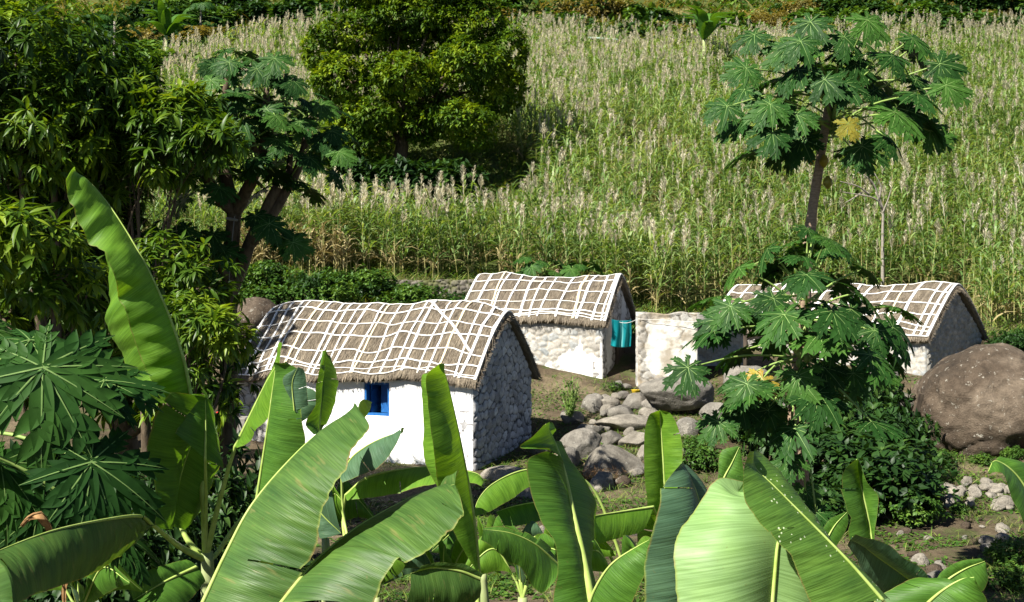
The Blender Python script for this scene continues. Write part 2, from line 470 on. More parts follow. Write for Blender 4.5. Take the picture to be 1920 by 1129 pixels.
c = t.mix(t.mix(1.0, gm, (.55,) * 3, 'MULTIPLY'), c, (.055, .085, .02))
t.color(c); t.rough(.95, .1); t.bump(t.math('ADD', b, t.math('MULTIPLY', f, .4)), .8, .08)
M_EARTH = t.m
tag(obj("ground", mesh("ground", np.stack([X, Y, Z], -1), Q, M_EARTH)), kind="structure")

# ------------------------------------------------------------------ huts
def stone_field(u, v, cell, seed, aspect=.75):
    """per-point: distance to the joint, id value of the stone (running bond of rough stones)"""
    r = np.random.default_rng(seed)
    cu, cv = cell, cell * aspect
    nu, nv = int(u.max() / cu) + 4, int(v.max() / cv) + 4
    su = (np.arange(nu)[None] - 1.5 + .5 * (np.arange(nv) % 2)[:, None] + r.uniform(-.38, .38, (nv, nu))) * cu
    svv = (np.arange(nv)[:, None] - 1.5 + r.uniform(-.33, .33, (nv, nu))) * cv
    su, svv = su.ravel(), svv.ravel()
    wgt = r.uniform(-.12, .12, len(su)) * cell
    uu, vv = u.ravel(), v.ravel()
    wu = uu + .075 * n2(uu * 6, vv * 6, seed + 1); wv = vv + .075 * n2(uu * 6, vv * 6, seed + 2)
    f1 = np.empty(len(uu)); f2 = f1.copy(); ids = np.empty(len(uu), int)
    for s in range(0, len(uu), 8000):
        d = np.hypot(wu[s:s + 8000, None] - su, (wv[s:s + 8000, None] - svv) / aspect) + wgt
        k = np.argpartition(d, 1, axis=1)[:, :2]
        dd = np.take_along_axis(d, k, 1)
        sw = dd[:, 0] > dd[:, 1]
        k[sw] = k[sw][:, ::-1]; dd[sw] = dd[sw][:, ::-1]
        f1[s:s + 8000] = dd[:, 0]; f2[s:s + 8000] = dd[:, 1]; ids[s:s + 8000] = k[:, 0]
    val = r.uniform(0, 1, len(su))[ids]
    return (f2 - f1).reshape(u.shape), val.reshape(u.shape)

def wall(name, parent, p0, du, L, nrm, top, mat, cell=.28, disp=.05, seed=1, plaster=None, holes=(), z0=-.5, res=.035, thick=.4):
    """rough wall from p0 along du (unit, xy), height top(u) above p0.z, with real relief and thickness"""
    nu = max(4, int(L / res)); hm = float(np.max(top(np.linspace(0, L, 50)))) - z0
    nv = max(4, int(hm / res))
    u = np.linspace(0, L, nu + 1)[None].repeat(nv + 1, 0)
    fv = np.linspace(0, 1, nv + 1)[:, None].repeat(nu + 1, 1)
    hz = z0 + fv * (top(u) - z0)
    if holes:   # snap grid lines of a rectangular wall to the hole's border
        for (a, b, c_, d_) in holes:
            for q in (a, b):
                k = np.argmin(abs(u[0] - q)); u[:, k] = q
            for q in (c_, d_):
                k = np.argmin(abs(hz[:, 0] - q)); hz[k] = q
    jd, val = stone_field(u, hz - z0, cell, seed)
    pl = np.zeros_like(u) if plaster is None else plaster(u, hz)
    rel = disp * np.clip(jd / .09, 0, 1) ** .6 * (1 - .85 * np.clip(pl, 0, 1)) + .02 * n2(u * 2.5, hz * 2.5, seed + 5)
    edge = np.clip(np.minimum(u, L - u) / .05, 0, 1)
    du = np.array([du[0], du[1], 0]); nn = np.array([nrm[0], nrm[1], 0])
    base = np.array(p0)[None, None] + u[..., None] * du + hz[..., None] * np.array([0, 0, 1.0])
    V = base + (rel * edge)[..., None] * nn
    iv = np.arange(V.shape[0] * V.shape[1]).reshape(V.shape[:2])
    Qf = np.stack([iv[:-1, :-1], iv[:-1, 1:], iv[1:, 1:], iv[1:, :-1]], -1)
    um = (u[:-1, :-1] + u[1:, 1:]) / 2; vm = (hz[:-1, :-1] + hz[1:, 1:]) / 2
    keep = np.ones(um.shape, bool)
    for (a, b, c_, d_) in holes: keep &= ~((um > a) & (um < b) & (vm > c_) & (vm < d_))
    Qf = Qf[keep]
    n = V.shape[0] * V.shape[1]
    B = base - thick * nn          # inner face
    V2 = np.concatenate([V.reshape(-1, 3), B.reshape(-1, 3)])
    Fs = [Qf, Qf[:, ::-1] + n]
    bd = []
    e = {}
    for q in Qf:
        for k in range(4):
            a_, b_ = int(q[k]), int(q[(k + 1) % 4])
            if (b_, a_) in e: del e[(b_, a_)]
            else: e[(a_, b_)] = 1
    bd = np.array([(b_, a_, a_ + n, b_ + n) for (a_, b_) in e])
    Fs.append(bd)
    co = np.stack([u, hz, jd], -1).reshape(-1, 3)
    at = {'rnd': np.tile(val.ravel(), 2), 'co': np.vstack([co, co]), 'plaster': np.tile(pl.ravel(), 2)}
    return obj(name, mesh(name, V2, Fs, mat, None, at), parent)

def thatch_roof(hut, org, dl, dn, L, W, z_eave, z_ridge, ov_e, ov_g, seed, nl, nh, wave=.12, hip=.16, rope_w=.038):
    """org: front right corner (ground); dl: along the ridge; dn: front normal (outwards). returns the surface function"""
    dl = np.array([*dl, 0.0]); dn = np.array([*dn, 0.0])
    half = W / 2 + ov_e
    slope = (z_ridge - z_eave) / (W / 2)
    rise = slope * half
    e = .10
    def S(s, t, off=0.0):
        """s along the ridge from the right gable (m), t -1 (front eave) .. 1"""
        s = np.asarray(s, float); t = np.asarray(t, float)
        f = (np.sqrt(t * t + e * e) - e) / (math.sqrt(1 + e * e) - e)
        f = f - .05 * np.sin(PI * np.abs(t))          # slightly full slopes
        z = z_ridge - rise * f
        endd = np.minimum(s + ov_g, L + ov_g - s)
        z = z - hip * np.exp(-np.clip(endd, 0, 9) / .45) * (1 - .4 * np.abs(t))
        wv = wave * n2(s * .75 + 5 * seed, t * 1.1, seed, 2) + .4 * wave * n2(s * 2.2, t * 2.5 + seed, seed + 3, 2)
        z = z + wv + off
        h = t * half + .05 * n2(s * 1.2, t * 0 + seed, seed + 7, 2) * np.abs(t)
        c = np.array(org) - dn * (W / 2)
        p = c + s[..., None] * dl - h[..., None] * dn * 1.0
        p[..., 2] = z
        return p
    ns, ntt = int((L + 2 * ov_g) / .07), 64
    s = np.linspace(-ov_g, L + ov_g, ns)[None].repeat(ntt + 1, 0)
    tt = np.linspace(-1, 1, ntt + 1)[:, None].repeat(ns, 1)
    T = S(s, tt) ; T[..., 2] += .018 * n2(s * 9, tt * 14, seed + 9, 2)
    B = S(s, tt) - np.array([0, 0, .17])
    iv = np.arange(T.shape[0] * T.shape[1]).reshape(T.shape[:2]); n = iv.size
    Qf = np.stack([iv[:-1, :-1], iv[:-1, 1:], iv[1:, 1:], iv[1:, :-1]], -1).reshape(-1, 4)
    ring = np.concatenate([iv[0, :-1], iv[:-1, -1], iv[-1, :0:-1], iv[:0:-1, 0]])
    r2 = np.roll(ring, -1)
    mb = MB()
    cof = np.stack([s, tt * half, np.zeros_like(s)], -1).reshape(-1, 3)
    V = np.concatenate([T.reshape(-1, 3), B.reshape(-1, 3)])
    mb.add(V, np.vstack([Qf, Qf[:, ::-1] + n, np.stack([r2, ring, ring + n, r2 + n], -1)]), 0, .5, np.vstack([cof, cof]))
    # loose straw lying down the slope, and the ragged fringe at the eaves and gables
    r = np.random.default_rng(seed)
    def straw(ss, t0, ln, lift, wd, spread, down=0.0):
        k = len(ss)
        sg = np.sign(t0 + 1e-9)
        t1 = t0 + sg * ln / half
        ds = r.normal(0, spread, k)
        a = S(ss, np.clip(t0, -1, 1), .012); b_ = S(ss + ds, np.clip(t1, -1, 1), 0.012) 
        over = np.clip(np.abs(t1) - 1, 0, 9) * half
        b_ = b_ - (sg * over)[:, None] * dn * .55 - np.array([0, 0, 1.0]) * (over * (.85 + down))[:, None]
        b_[:, 2] += lift * r.uniform(.2, 1, k)
        d = np.cross(b_ - a, np.array([0, 0, 1.0])); d /= np.linalg.norm(d, axis=1)[:, None] + 1e-9
        wdv = (wd * r.uniform(.6, 1.3, k))[:, None] * d
        V = np.stack([a - wdv, a + wdv, b_ + wdv * .4, b_ - wdv * .4], 1).reshape(-1, 3)
        q = np.arange(4 * k).reshape(-1, 4)
        rn = np.repeat(r.uniform(0, 1, k), 4)
        cc = np.repeat(np.stack([ss, t0 * half, np.zeros(k)], -1), 4, 0)
        mb.add(V, q, 0, rn, cc)
    k = int(1500 * L)
    straw(r.uniform(-ov_g, L + ov_g, k), r.uniform(-1, .35, k), r.uniform(.12, .3, k), .035, .006, .05)
    k = int(330 * L)
    straw(r.uniform(-ov_g, L + ov_g, k), r.choice([-1, 1], k) * r.uniform(.93, 1.0, k), r.uniform(.10, .28, k), .0, .008, .03)
    k = 700     # gable fringe
    for side in (0, 1):
        s0 = np.full(k, -ov_g) if side == 0 else np.full(k, L + ov_g)
        t0 = r.uniform(-1, 1, k)
        a = S(s0, t0, -.05 * r.uniform(0, 2.5, k)[:].mean())
        a[:, 2] -= r.uniform(0, .12, k)
        b_ = a + (dl * (-1 if side == 0 else 1)) * r.uniform(.03, .10, k)[:, None] + np.array([0, 0, -1.0]) * r.uniform(.0, .08, k)[:, None] - (np.sign(t0) * r.uniform(0, .08, k))[:, None] * dn
        wv_ = np.array([0, 0, .008])
        V = np.stack([a - wv_, a + wv_, b_ + wv_ * .4, b_ - wv_ * .4], 1).reshape(-1, 3)
        mb.add(V, np.arange(4 * k).reshape(-1, 4), 0, np.repeat(r.uniform(0, .8, k), 4), np.repeat(np.stack([s0, t0, s0 * 0], -1), 4, 0))
    roof = obj("roof", mb.mesh("roof", M_THATCH), hut)
    # rope net
    def rope(ss, tts, rad, m):
        p = S(ss, tts, .028)
        q = MB(); q.tube(p, rad, 7, 0, True, .55)
        # small binding knots give the rope an uneven outline
        V = q.V[0]; V += (.007 * vnoise(V * 14.0, 3))[:, None] * np.array([.7, .7, .4])
        o = obj("rope", q.mesh("rope", m), roof, None, Matrix.Identity(4))
        return o
    for i in range(nl):
        x = -ov_g * .6 + (L + 1.2 * ov_g) * (i + .5 * r.uniform(-.7, .7)) / (nl - 1)
        ta = np.linspace(-1.0, .75, 46)
        sl = r.uniform(-.12, .12)
        xx = x + sl * ta + .065 * n2(ta * 2.6, ta * 0 + i, seed + i, 3)
        rope(np.clip(xx, -ov_g + .03, L + ov_g - .03), ta, rope_w * r.uniform(.55, 1.15), M_ROPE_OLD if (i % 7 == 3) else M_ROPE)
    tl = list(-np.linspace(.03, .93, nh)) + [-.985, -.87, .25, .5]
    for i, tv in enumerate(tl):
        sa = np.linspace(-ov_g + .02, L + ov_g - .02, int(L * 12))
        rope(sa, np.clip(tv + .045 * n2(sa * 1.3, sa * 0 + i * 3.3, seed + 31 + i, 2) + r.uniform(-.02, .02), -1.01, 1), rope_w * r.uniform(.5, 1.05), M_ROPE)
    if seed == 5:
        k = np.linspace(0, 1, 40)
        rope(.25 + 1.75 * (k), -.72 + .68 * k, .04, M_ROPE)
    rope(np.full(50, -ov_g + .04), np.linspace(-1, .9, 50), rope_w * 1.1, M_ROPE)
    return S, roof

def frame_of(px, py, d, phi):
    o = P(px, py, d)
    dl = np.array([-math.cos(R(phi)), math.sin(R(phi))])   # along the ridge, to the left
    dw = np.array([math.sin(R(phi)), math.cos(R(phi))])    # along the gable, away
    return o, dl, dw

# --- hut 1: white hut with the blue window
o1, l1, w1 = frame_of(887, 882, 26.0, 24)
L1_, W1_ = 6.55, 3.36
hut1 = empty("thatched_hut", o1 + np.array([*(l1 * L1_ / 2 + w1 * W1_ / 2), 0]), "white limewashed stone hut with blue window under rope-netted thatch, nearest of the huts", "hut", "thatched stone huts")
ze1, zr1 = o1[2] + 2.0, o1[2] + 3.72
gab = lambda W, ze, zr, z: (lambda u: (ze - z) + (zr - ze - .12) * (1 - np.abs(u - W / 2) / (W / 2)))
flat = lambda h: (lambda u: np.full_like(np.asarray(u, float), h))
u0, u1, v0, v1 = 2.2, 2.9, 1.14, 1.94
wall("front_wall", hut1, o1, l1, L1_, -w1, flat(2.0), M_W_PLASTER, .3, .05, 3,
     plaster=lambda u, v: np.clip(1.25 - np.clip((u - 4.9) / .9, 0, 1) * 1.1 - .35 * np.clip(n2(u * 1.7, v * 1.7, 8), 0, 1) * (v < .5), 0, 1), holes=[(u0, u1, v0, v1)])
wall("gable_wall", hut1, o1, w1, W1_, -l1, gab(W1_, ze1, zr1, o1[2]), M_W_GABLE, .27, .055, 4, thick=.35)
wall("back_wall", hut1, o1 + np.array([*(w1 * W1_), 0]), l1, L1_, w1, flat(2.0), M_W_GABLE, .3, .05, 6, res=.09)
wall("gable_wall", hut1, o1 + np.array([*(l1 * L1_), 0]), w1, W1_, l1, gab(W1_, ze1, zr1, o1[2]), M_W_GABLE, .3, .05, 7, res=.06)
def rotz(dirx):   # rotation matrix with x axis = dirx (unit xy)
    return np.array([[dirx[0], -dirx[1], 0], [dirx[1], dirx[0], 0], [0, 0, 1]])
def wp(o, d, u, n, k, z): return o + np.array([*(d * u + n * k), z])
win = MB(); rm = rotz(l1)
fw = .06
for uu in (u0 + fw / 2, u1 - fw / 2): win.box(wp(o1, l1, uu, w1, .10, (v0 + v1) / 2), fw, .16, v1 - v0, rm, 0, .006)
for vv in (v0 + fw / 2, v1 - fw / 2): win.box(wp(o1, l1, (u0 + u1) / 2, w1, .102, vv), u1 - u0 - 2 * fw - .004, .15, fw, rm, 0, .006)
wo = obj("window", win.mesh("window", M_BLUE, False), hut1)
sh = MB()
sh.box(wp(o1, l1, u1 - fw - .03, w1, .42, (v0 + v1) / 2), .035, .5, v1 - v0 - .1, rm, 0, .006)
for dz in (-.18, .18): sh.box(wp(o1, l1, u1 - fw - .055, w1, .42, (v0 + v1) / 2 + dz), .02, .46, .05, rm, 0, .004)
obj("shutter", sh.mesh("shutter", M_BLUE, False), wo, None, Matrix.Identity(4))
sh = MB()
sh.box(wp(o1, l1, (u0 + u1) / 2 - .12, w1, .34, (v0 + v1) / 2), .38, .03, v1 - v0 - .1, rm, 0, .006)
obj("shutter", sh.mesh("shutter", M_BLUE, False), wo, None, Matrix.Identity(4))
S1, roof1 = thatch_roof(hut1, o1, l1, -w1, L1_, W1_, ze1 + .26, zr1 + .1, .16, .16, 5, 23, 6)

# --- hut 2: behind, rubble wall with a plaster patch, doorway in its gable
o2, l2, w2 = frame_of(1130, 738, 34.0, 20)
L2_, W2_ = 4.5, 3.5
hut2 = empty("thatched_hut", o2 + np.array([*(l2 * L2_ / 2 + w2 * W2_ / 2), 0]), "small beige rubble hut with a white plaster patch and netted thatch, behind the white hut", "hut", "thatched stone huts")
ze2, zr2 = o2[2] + 2.1, o2[2] + 3.5
wall("front_wall", hut2, o2, l2, L2_, -w2, flat(2.1), M_W_RUBBLE, .27, .05, 12,
     plaster=lambda u, v: np.clip(1.15 - np.hypot((u - .75) / 1.0, (v - .55) / .85) ** 2 * .75 + .9 * n2(u * 2.8, v * 2.8, 3), 0, 1) + (u < .10) * .5)
dr = (1.35, 2.05, -.5, 1.62)
wall("gable_wall", hut2, o2, w2, W2_, -l2, gab(W2_, ze2, zr2, o2[2]), M_W_PATCHY, .24, .05, 13,
     plaster=lambda u, v: np.clip(.36 + .9 * n2(u * 1.6, v * 1.6, 23), 0, 1), thick=.3)
wall("back_wall", hut2, o2 + np.array([*(w2 * W2_), 0]), l2, L2_, w2, flat(2.1), M_W_RUBBLE, .3, .05, 14, res=.09)
wall("gable_wall", hut2, o2 + np.array([*(l2 * L2_), 0]), w2, W2_, l2, gab(W2_, ze2, zr2, o2[2]), M_W_RUBBLE, .3, .05, 15, res=.09)
d_ = MB(); rm2 = rotz(w2)
d_.box(wp(o2, w2, 1.75, -l2, .075, .75), .8, .05, 1.75, rm2, 0, .01)
for uu in (1.32, 2.18): d_.box(wp(o2, w2, uu, -l2, .08, .78), .09, .09, 1.85, rm2, 0, .01)
d_.box(wp(o2, w2, 1.75, -l2, .082, 1.74), .77, .085, .09, rm2, 0, .01)
obj("door", d_.mesh("door", M_DARKWOOD, False), hut2)
S2, roof2 = thatch_roof(hut2, o2, l2, -w2, L2_, W2_, ze2 + .24, zr2 + .1, .15, .14, 8, 13, 5, hip=.05, rope_w=.046)

# --- hut 3: right, grey field stone gable, porch posts
o3, l3, w3 = frame_of(1738, 706, 33.0, 45)
L3_, W3_ = 7.6, 3.75
hut3 = empty("thatched_hut", o3 + np.array([*(l3 * L3_ / 2 + w3 * W3_ / 2), 0]), "long low grey fieldstone hut with netted thatch, above the big round boulder", "hut", "thatched stone huts")
ze3, zr3 = o3[2] + 1.12, o3[2] + 2.62
wall("front_wall", hut3, o3, l3, L3_, -w3, flat(1.12), M_W_RUBBLE, .26, .06, 22, res=.05,
     plaster=lambda u, v: np.clip(.05 + .8 * n2(u * 1.3, v * 1.3, 33), 0, 1), z0=-.8)
wall("gable_wall", hut3, o3, w3, W3_, -l3, gab(W3_, ze3, zr3, o3[2]), M_W_GREY, .22, .06, 23, z0=-.8)
wall("back_wall", hut3, o3 + np.array([*(w3 * W3_), 0]), l3, L3_, w3, flat(1.12), M_W_GREY, .3, .05, 24, res=.1)
wall("gable_wall", hut3, o3 + np.array([*(l3 * L3_), 0]), w3, W3_, l3, gab(W3_, ze3, zr3, o3[2]), M_W_GREY, .3, .05, 25, res=.1)
for uu in (5.3, 6.1, 7.1):
    pmb = MB(); q = wp(o3, l3, uu, -w3, .25, 0)
    pmb.tube([q + np.array([0, 0, -.5]), q + np.array([.02, 0, .3]), q + np.array([0.0, .02, 1.02])], [.075, .07, .06], 9, 0, True, 1, .12)
    obj("porch_post", pmb.mesh("porch_post", M_LIGHTWOOD), hut3)
S3, roof3 = thatch_roof(hut3, o3, l3, -w3, L3_, W3_, ze3 + .20, zr3 + .1, .18, .12, 13, 16, 5, hip=.06, rope_w=.046)

# --- flat roofed annex between hut 2 and hut 3
oa, la, wa = frame_of(1308, 708, 33.0, 6)
anx = empty("annex", oa + np.array([*(la * .8 + wa * 1.0), 0]), "low flat-roofed whitewashed shed with brown stain and dark doorway, between two huts", "shed")
wob = lambda h, sd: (lambda u: h + .05 * n2(np.asarray(u) * 2.2, np.asarray(u) * 0 + sd, sd, 2))
wall("front_wall", anx, oa, la, 1.72, -wa, wob(1.88, 4), M_W_ANNEX, .3, .05, 41, plaster=lambda u, v: np.clip(.95 - np.clip((u - 1.3) / .3, 0, 1) * .9 - .9 * np.clip((v - 1.55) / .3, 0, 1) - .7 * np.clip((.25 - v) / .3, 0, 1) + .7 * n2(u * 2.3, v * 2.3, 44), 0, 1), thick=.28)
wall("side_wall", anx, oa, wa, 2.2, -la, wob(1.85, 5), M_W_ANNEX, .3, .05, 42, plaster=lambda u, v: np.full_like(u, .7), thick=.28, res=.06)
wall("side_wall", anx, oa + np.array([*(la * 1.72), 0]), wa, 2.2, la, wob(1.85, 6), M_W_RUBBLE, .3, .06, 43, thick=.28, res=.05)
wall("back_wall", anx, oa + np.array([*(wa * 2.2 - la * 1.5), 0]), la, 3.2, wa, wob(1.8, 7), M_W_RUBBLE, .3, .06, 44, thick=.28, res=.08)
sl = MB()
sl.box(wp(oa, la, -.72, wa, 1.0, 1.80), 1.5, 2.5, .12, rotz(la), 0, .02)
sl.box(wp(oa, la, -.72, wa, -.22, 1.70), 1.5, .10, .10, rotz(la), 0, .015)
sl.box(wp(oa, la, .86, wa, 1.2, 1.76), 1.3, 1.9, .10, rotz(la), 0, .02)
obj("roof", sl.mesh("roof", M_CONC, False), anx)
pm = MB(); q = wp(oa, la, -1.35, wa, -.1, 0)
pm.tube([q + np.array([0, 0, -.4]), q + np.array([.01, 0, .7]), q + np.array([0, 0, 1.72])], [.07, .06, .06], 8, 0, True, 1, .1)
obj("post", pm.mesh("post", M_DARKWOOD), anx)

# --- teal cloth on a line from hut 2 to the annex
A_ = wp(o2, w2, .55, -l2, .16, 2.22); B_ = wp(oa, la, 1.72, wa, .0, 1.70) ; C_ = wp(oa, la, 0.1, wa, -.12, 1.62)
ln = MB(); k = np.linspace(0, 1, 30)[:, None]
pts = A_ + (B_ - A_) * k; pts[:, 2] -= .12 * np.sin(k[:, 0] * PI)
ln.tube(pts, .006, 5)
pts2 = B_ + (C_ - B_) * k; pts2[:, 1] -= .08; ln.tube(pts2, .006, 5)
tag(obj("clothesline", ln.mesh("clothesline", M_ROPE)), "thin washing line strung from the beige hut's gable to the shed", "clothesline")
t = NT("teal_cloth"); cx = t.n("SeparateXYZ"); t.l(t.attr('co').outputs["Vector"], cx.inputs[0])
cc = t.ramp(cx.outputs[0], [(.0, (.004, .20, .23)), (.14, (.010, .27, .30)), (.18, (.004, .19, .22)), (.40, (.004, .20, .23)), (.44, (.10, .42, .44)), (.49, (.004, .2, .23)), (.53, (.15, .45, .46)), (.60, (.006, .21, .24)), (.80, (.02, .3, .33)), (.84, (.004, .19, .22))])
t.color(cc); t.rough(.8, .1); t.bump(t.noise(t.attr('co').outputs["Vector"], 1, 2, .5, (90, 90, 1)), .3, .003); t.translucent(cc, .25, (1.1, 1.2, 1.2)); M_TEAL = t.m
ca = P(1147, 599, 34.0); cb = P(1184, 600, 34.25); nu, nv = 26, 34
uu = np.linspace(0, 1, nu); vv = np.linspace(0, 1, nv)
Ug, Vg = np.meshgrid(uu, vv)
V = ca + (cb - ca) * Ug[..., None]
V[..., 2] -= Vg * .80 + .03 * np.sin(Ug * PI)
V[..., 1] += .035 * np.sin(Ug * 15 + Vg * 1.2) * (.35 + Vg) 
V[..., 0] += .02 * np.sin(Vg * 5) * Vg
V = np.concatenate([V.reshape(-1, 3), (V + np.array([0, .006, 0])).reshape(-1, 3)])
iv = np.arange(nu * nv).reshape(nv, nu); Qf = np.stack([iv[:-1, :-1], iv[:-1, 1:], iv[1:, 1:], iv[1:, :-1]], -1).reshape(-1, 4)
cof = np.stack([Ug, Vg, Ug * 0], -1).reshape(-1, 3)
ring = np.concatenate([iv[0, :-1], iv[:-1, -1], iv[-1, :0:-1], iv[:0:-1, 0]]); r2 = np.roll(ring, -1); n_ = nu * nv
tag(obj("cloth", mesh("cloth", V, np.vstack([Qf, Qf[:, ::-1] + n_, np.stack([r2, ring, ring + n_, r2 + n_], -1)]), M_TEAL, None, {'co': np.vstack([cof, cof])})), "teal cloth with pale stripes hanging on the line by the beige hut's gable", "cloth")

# ------------------------------------------------------------------ rocks
def rock_mesh(name, seed, mat, sub=4, rough=.22, cuts=6, cut=.72):
    bm = bmesh.new(); bmesh.ops.create_icosphere(bm, subdivisions=sub, radius=1)
    V = np.array([v.co[:] for v in bm.verts]); Fq = np.array([[v.index for v in f.verts] for f in bm.faces]); bm.free()
    r = np.random.default_rng(seed)
    for _ in range(cuts):
        n = r.normal(size=3); n /= np.linalg.norm(n); dpl = r.uniform(cut, .95)
        ex = V @ n - dpl; V = V - np.where(ex > 0, ex * .95, 0)[:, None] * n
    nn = V / np.linalg.norm(V, axis=1)[:, None]
    V = V * (1 + rough * fbm(V * 1.1 + seed, seed, 3) + rough * .30 * fbm(V * 4 + seed, seed + 5, 4))[:, None]
    ck = np.clip(1 - np.abs(fbm(V * 1.25 + seed * 3, seed + 9, 4)) / .045, 0, 1) * np.clip(fbm(V * .9, seed + 2, 2) * 4 + .6, 0, 1)
    V = V * (1 - .045 * ck)[:, None]
    return mesh(name, V, Fq, mat)
def rock(label, px, py, d, sx, sy, sz, seed, mat, rz=0, sub=4, rough=.2, cuts=6, cut=.72, name="boulder", group=None, tilt=(0, 0)):
    c = P(px, py, d)
    o = obj(name, rock_mesh(name, seed, mat, sub, rough, cuts, cut), None, TRS(c, (R(tilt[0]), R(tilt[1]), R(rz)), (sx, sy, sz)))
    return tag(o, label, "boulder" if name == "boulder" else "rock", group)
rock("huge round brown boulder at the right edge, below the long grey hut", 1862, 768, 27.6, 1.95, 1.6, 1.48, 3, M_ROCK_BROWN, 20, 6, .20, 4, .82, tilt=(0, -8))
rock("dark rounded boulder peeking out behind the white hut's left end", 478, 602, 33, .85, .8, .66, 5, M_ROCK_BROWN, 0, 5, .12, 4)
rock("long grey slab boulder in front of the stained shed", 1268, 738, 30.5, 1.1, .7, .50, 8, M_ROCK_GREY, -6, 5, .16, 8, .6)
rock("upright grey block at the foot of the beige hut's corner", 1112, 765, 31.5, .34, .36, .42, 9, M_ROCK_GREY, 10, 4, .16, 9, .6)
rock("flat pale slab below the doorway of the beige hut", 1180, 795, 29.5, .85, .55, .24, 10, M_ROCK_PALE, 5, 4, .18, 8, .6)
rock("jagged grey boulder right of the white hut's gable", 1092, 842, 27.3, .58, .55, .48, 12, M_ROCK_GREY, 30, 5, .18, 9, .58)
rock("large smooth grey block beside the straw heap", 1153, 890, 25.4, .74, .6, .74, 14, M_ROCK_PALE, 12, 5, .10, 9, .62)
rock("pale low boulder at the corner of the white hut", 955, 905, 25.2, .75, .6, .36, 15, M_ROCK_PALE, 0, 4, .15, 6, .65)
rock("dark stone wedged between the pale slab and the long slab", 1235, 812, 28.8, .40, .35, .25, 18, M_ROCK_GREY, 0, 4, .2, 8, .6)
rock("grey boulder in the shade under the papaya crown", 1440, 790, 30, .9, .7, .65, 19, M_ROCK_GREY, 0, 4, .18, 8, .6)
rock("lichened stone in the shade left of the big boulder", 1685, 770, 28.2, .42, .4, .48, 20, M_ROCK_GREY, 0, 4, .18, 8, .6)
rock("grey rock at the foot of the long hut's front wall", 1640, 712, 32.0, .75, .5, .38, 21, M_ROCK_GREY, 0, 4, .18, 8, .6)
rock("grey stone by the dark doorway of the shed", 1400, 712, 31.5, .70, .5, .42, 22, M_ROCK_GREY, 0, 4, .18, 8, .6)
sm = [rock_mesh("stone", 50 + i, m, 3, .2, 7, .62) for i, m in enumerate((M_ROCK_PALE, M_ROCK_GREY, M_ROCK_PALE, M_ROCK_BROWN))]
def stones(n, px0, px1, d0, d1, s0, s1, label, group, zoff=.4, mats=None):
    for i in range(n):
        d = random.uniform(d0, d1); px = random.uniform(px0, px1); x = (px - 960) / F * d
        s = random.uniform(s0, s1)
        o = obj("stone", sm[random.choice(mats or (0, 1, 2, 3))], None, TRS((x, d, gz(x, d) + s * zoff), (random.uniform(-.4, .4), random.uniform(-.4, .4), random.uniform(0, 6)), (s, s * random.uniform(.7, 1), s * random.uniform(.5, .8))))
        tag(o, label, "stone", group)
stones(46, 1745, 1910, 21.6, 23.6, .08, .19, "pale fist-sized stone in the heap under the big round boulder", "stones heaped under the big boulder", .5, (0, 0, 2))
stones(24, 1060, 1330, 24, 30.5, .08, .24, "loose grey stone among the rocks in front of the beige hut", "loose stones in front of the beige hut", .35)
stones(26, 1650, 1900, 16.0, 21, .06, .17, "small stone lying on the bare earth bank at lower right", "stones on the bare earth bank", .3)
stones(12, 1120, 1240, 30.5, 33.2, .14, .28, "rough stone of the steps below the beige hut's doorway", "step stones at the beige hut", .4, (1, 1, 0))
stones(14, 650, 1250, 18.5, 24, .06, .16, "small stone lying in the yard behind the banana leaves", "stones in the yard", .3)

for i, (px, d, sx_, sz_) in enumerate([(1075, 30.4, .35, .30), (1140, 31.6, .42, .30), (1165, 30.6, .40, .28), (1195, 31.4, .45, .34), (1220, 30.0, .36, .26), (1105, 29.2, .42, .26), (1148, 28.2, .40, .26), (1195, 27.6, .46, .30), (1240, 27.2, .40, .28), (1062, 26.4, .42, .34), (1215, 26.2, .36, .28), (1290, 28.2, .44, .3), (1020, 27.6, .36, .24), (1125, 24.0, .44, .26), (1055, 24.2, .5, .3), (1345, 29.6, .5, .36), (1000, 23.2, .45, .26)]):
    c = P(px, 800, d); c[2] = gz(c[0], d) + sz_ * .30
    tag(obj("boulder", rock_mesh("boulder", 200 + i, (M_ROCK_GREY, M_ROCK_PALE, M_ROCK_GREY)[i % 3], 4, .10, 11, .55), None, TRS(c, (.2 * math.sin(i), .25 * math.cos(i * 2), i * 1.3), (sx_, sx_ * .85, sz_))), "knee-high angular rock among the tumbled rocks before the beige hut", "boulder", "tumbled rocks before the beige hut")
# terrace wall behind the white hut
tw = empty("terrace_wall", P(800, 545, 39.0), "low dry-stone terrace wall between the bushes and the cane field", "wall")
pa, pb = P(690, 548, 39.0), P(910, 545, 38.7); dd = (pb - pa)[:2]; LL = np.linalg.norm(dd); dd /= LL
wall("stone_face", tw, pa, dd, LL, np.array([dd[1], -dd[0]]), wob(.42, 9), M_W_TERRACE, .2, .07, 61, z0=-.5, thick=.4)

# ------------------------------------------------------------------ leaf clouds
def strip_leaf(nseg=4, wid=.22, droop=.35, fold=.12, pw=.8):
    """lanceolate leaf along +x, length 1, normal +z"""
    x = np.linspace(0, 1, nseg + 1)
    wv = wid * .5 * np.sin(PI * np.clip(x, .02, .985) ** pw)
    z = -droop * x ** 2
    V = np.stack([np.stack([x, wv, z + fold * wv], -1), np.stack([x, 0 * x, z], -1), np.stack([x, -wv, z + fold * wv], -1)], 1).reshape(-1, 3)
    Fq = []
    for i in range(nseg):
        a = i * 3
        Fq += [[a, a + 3, a + 4, a + 1], [a + 1, a + 4, a + 5, a + 2]]
    return V, np.array(Fq)

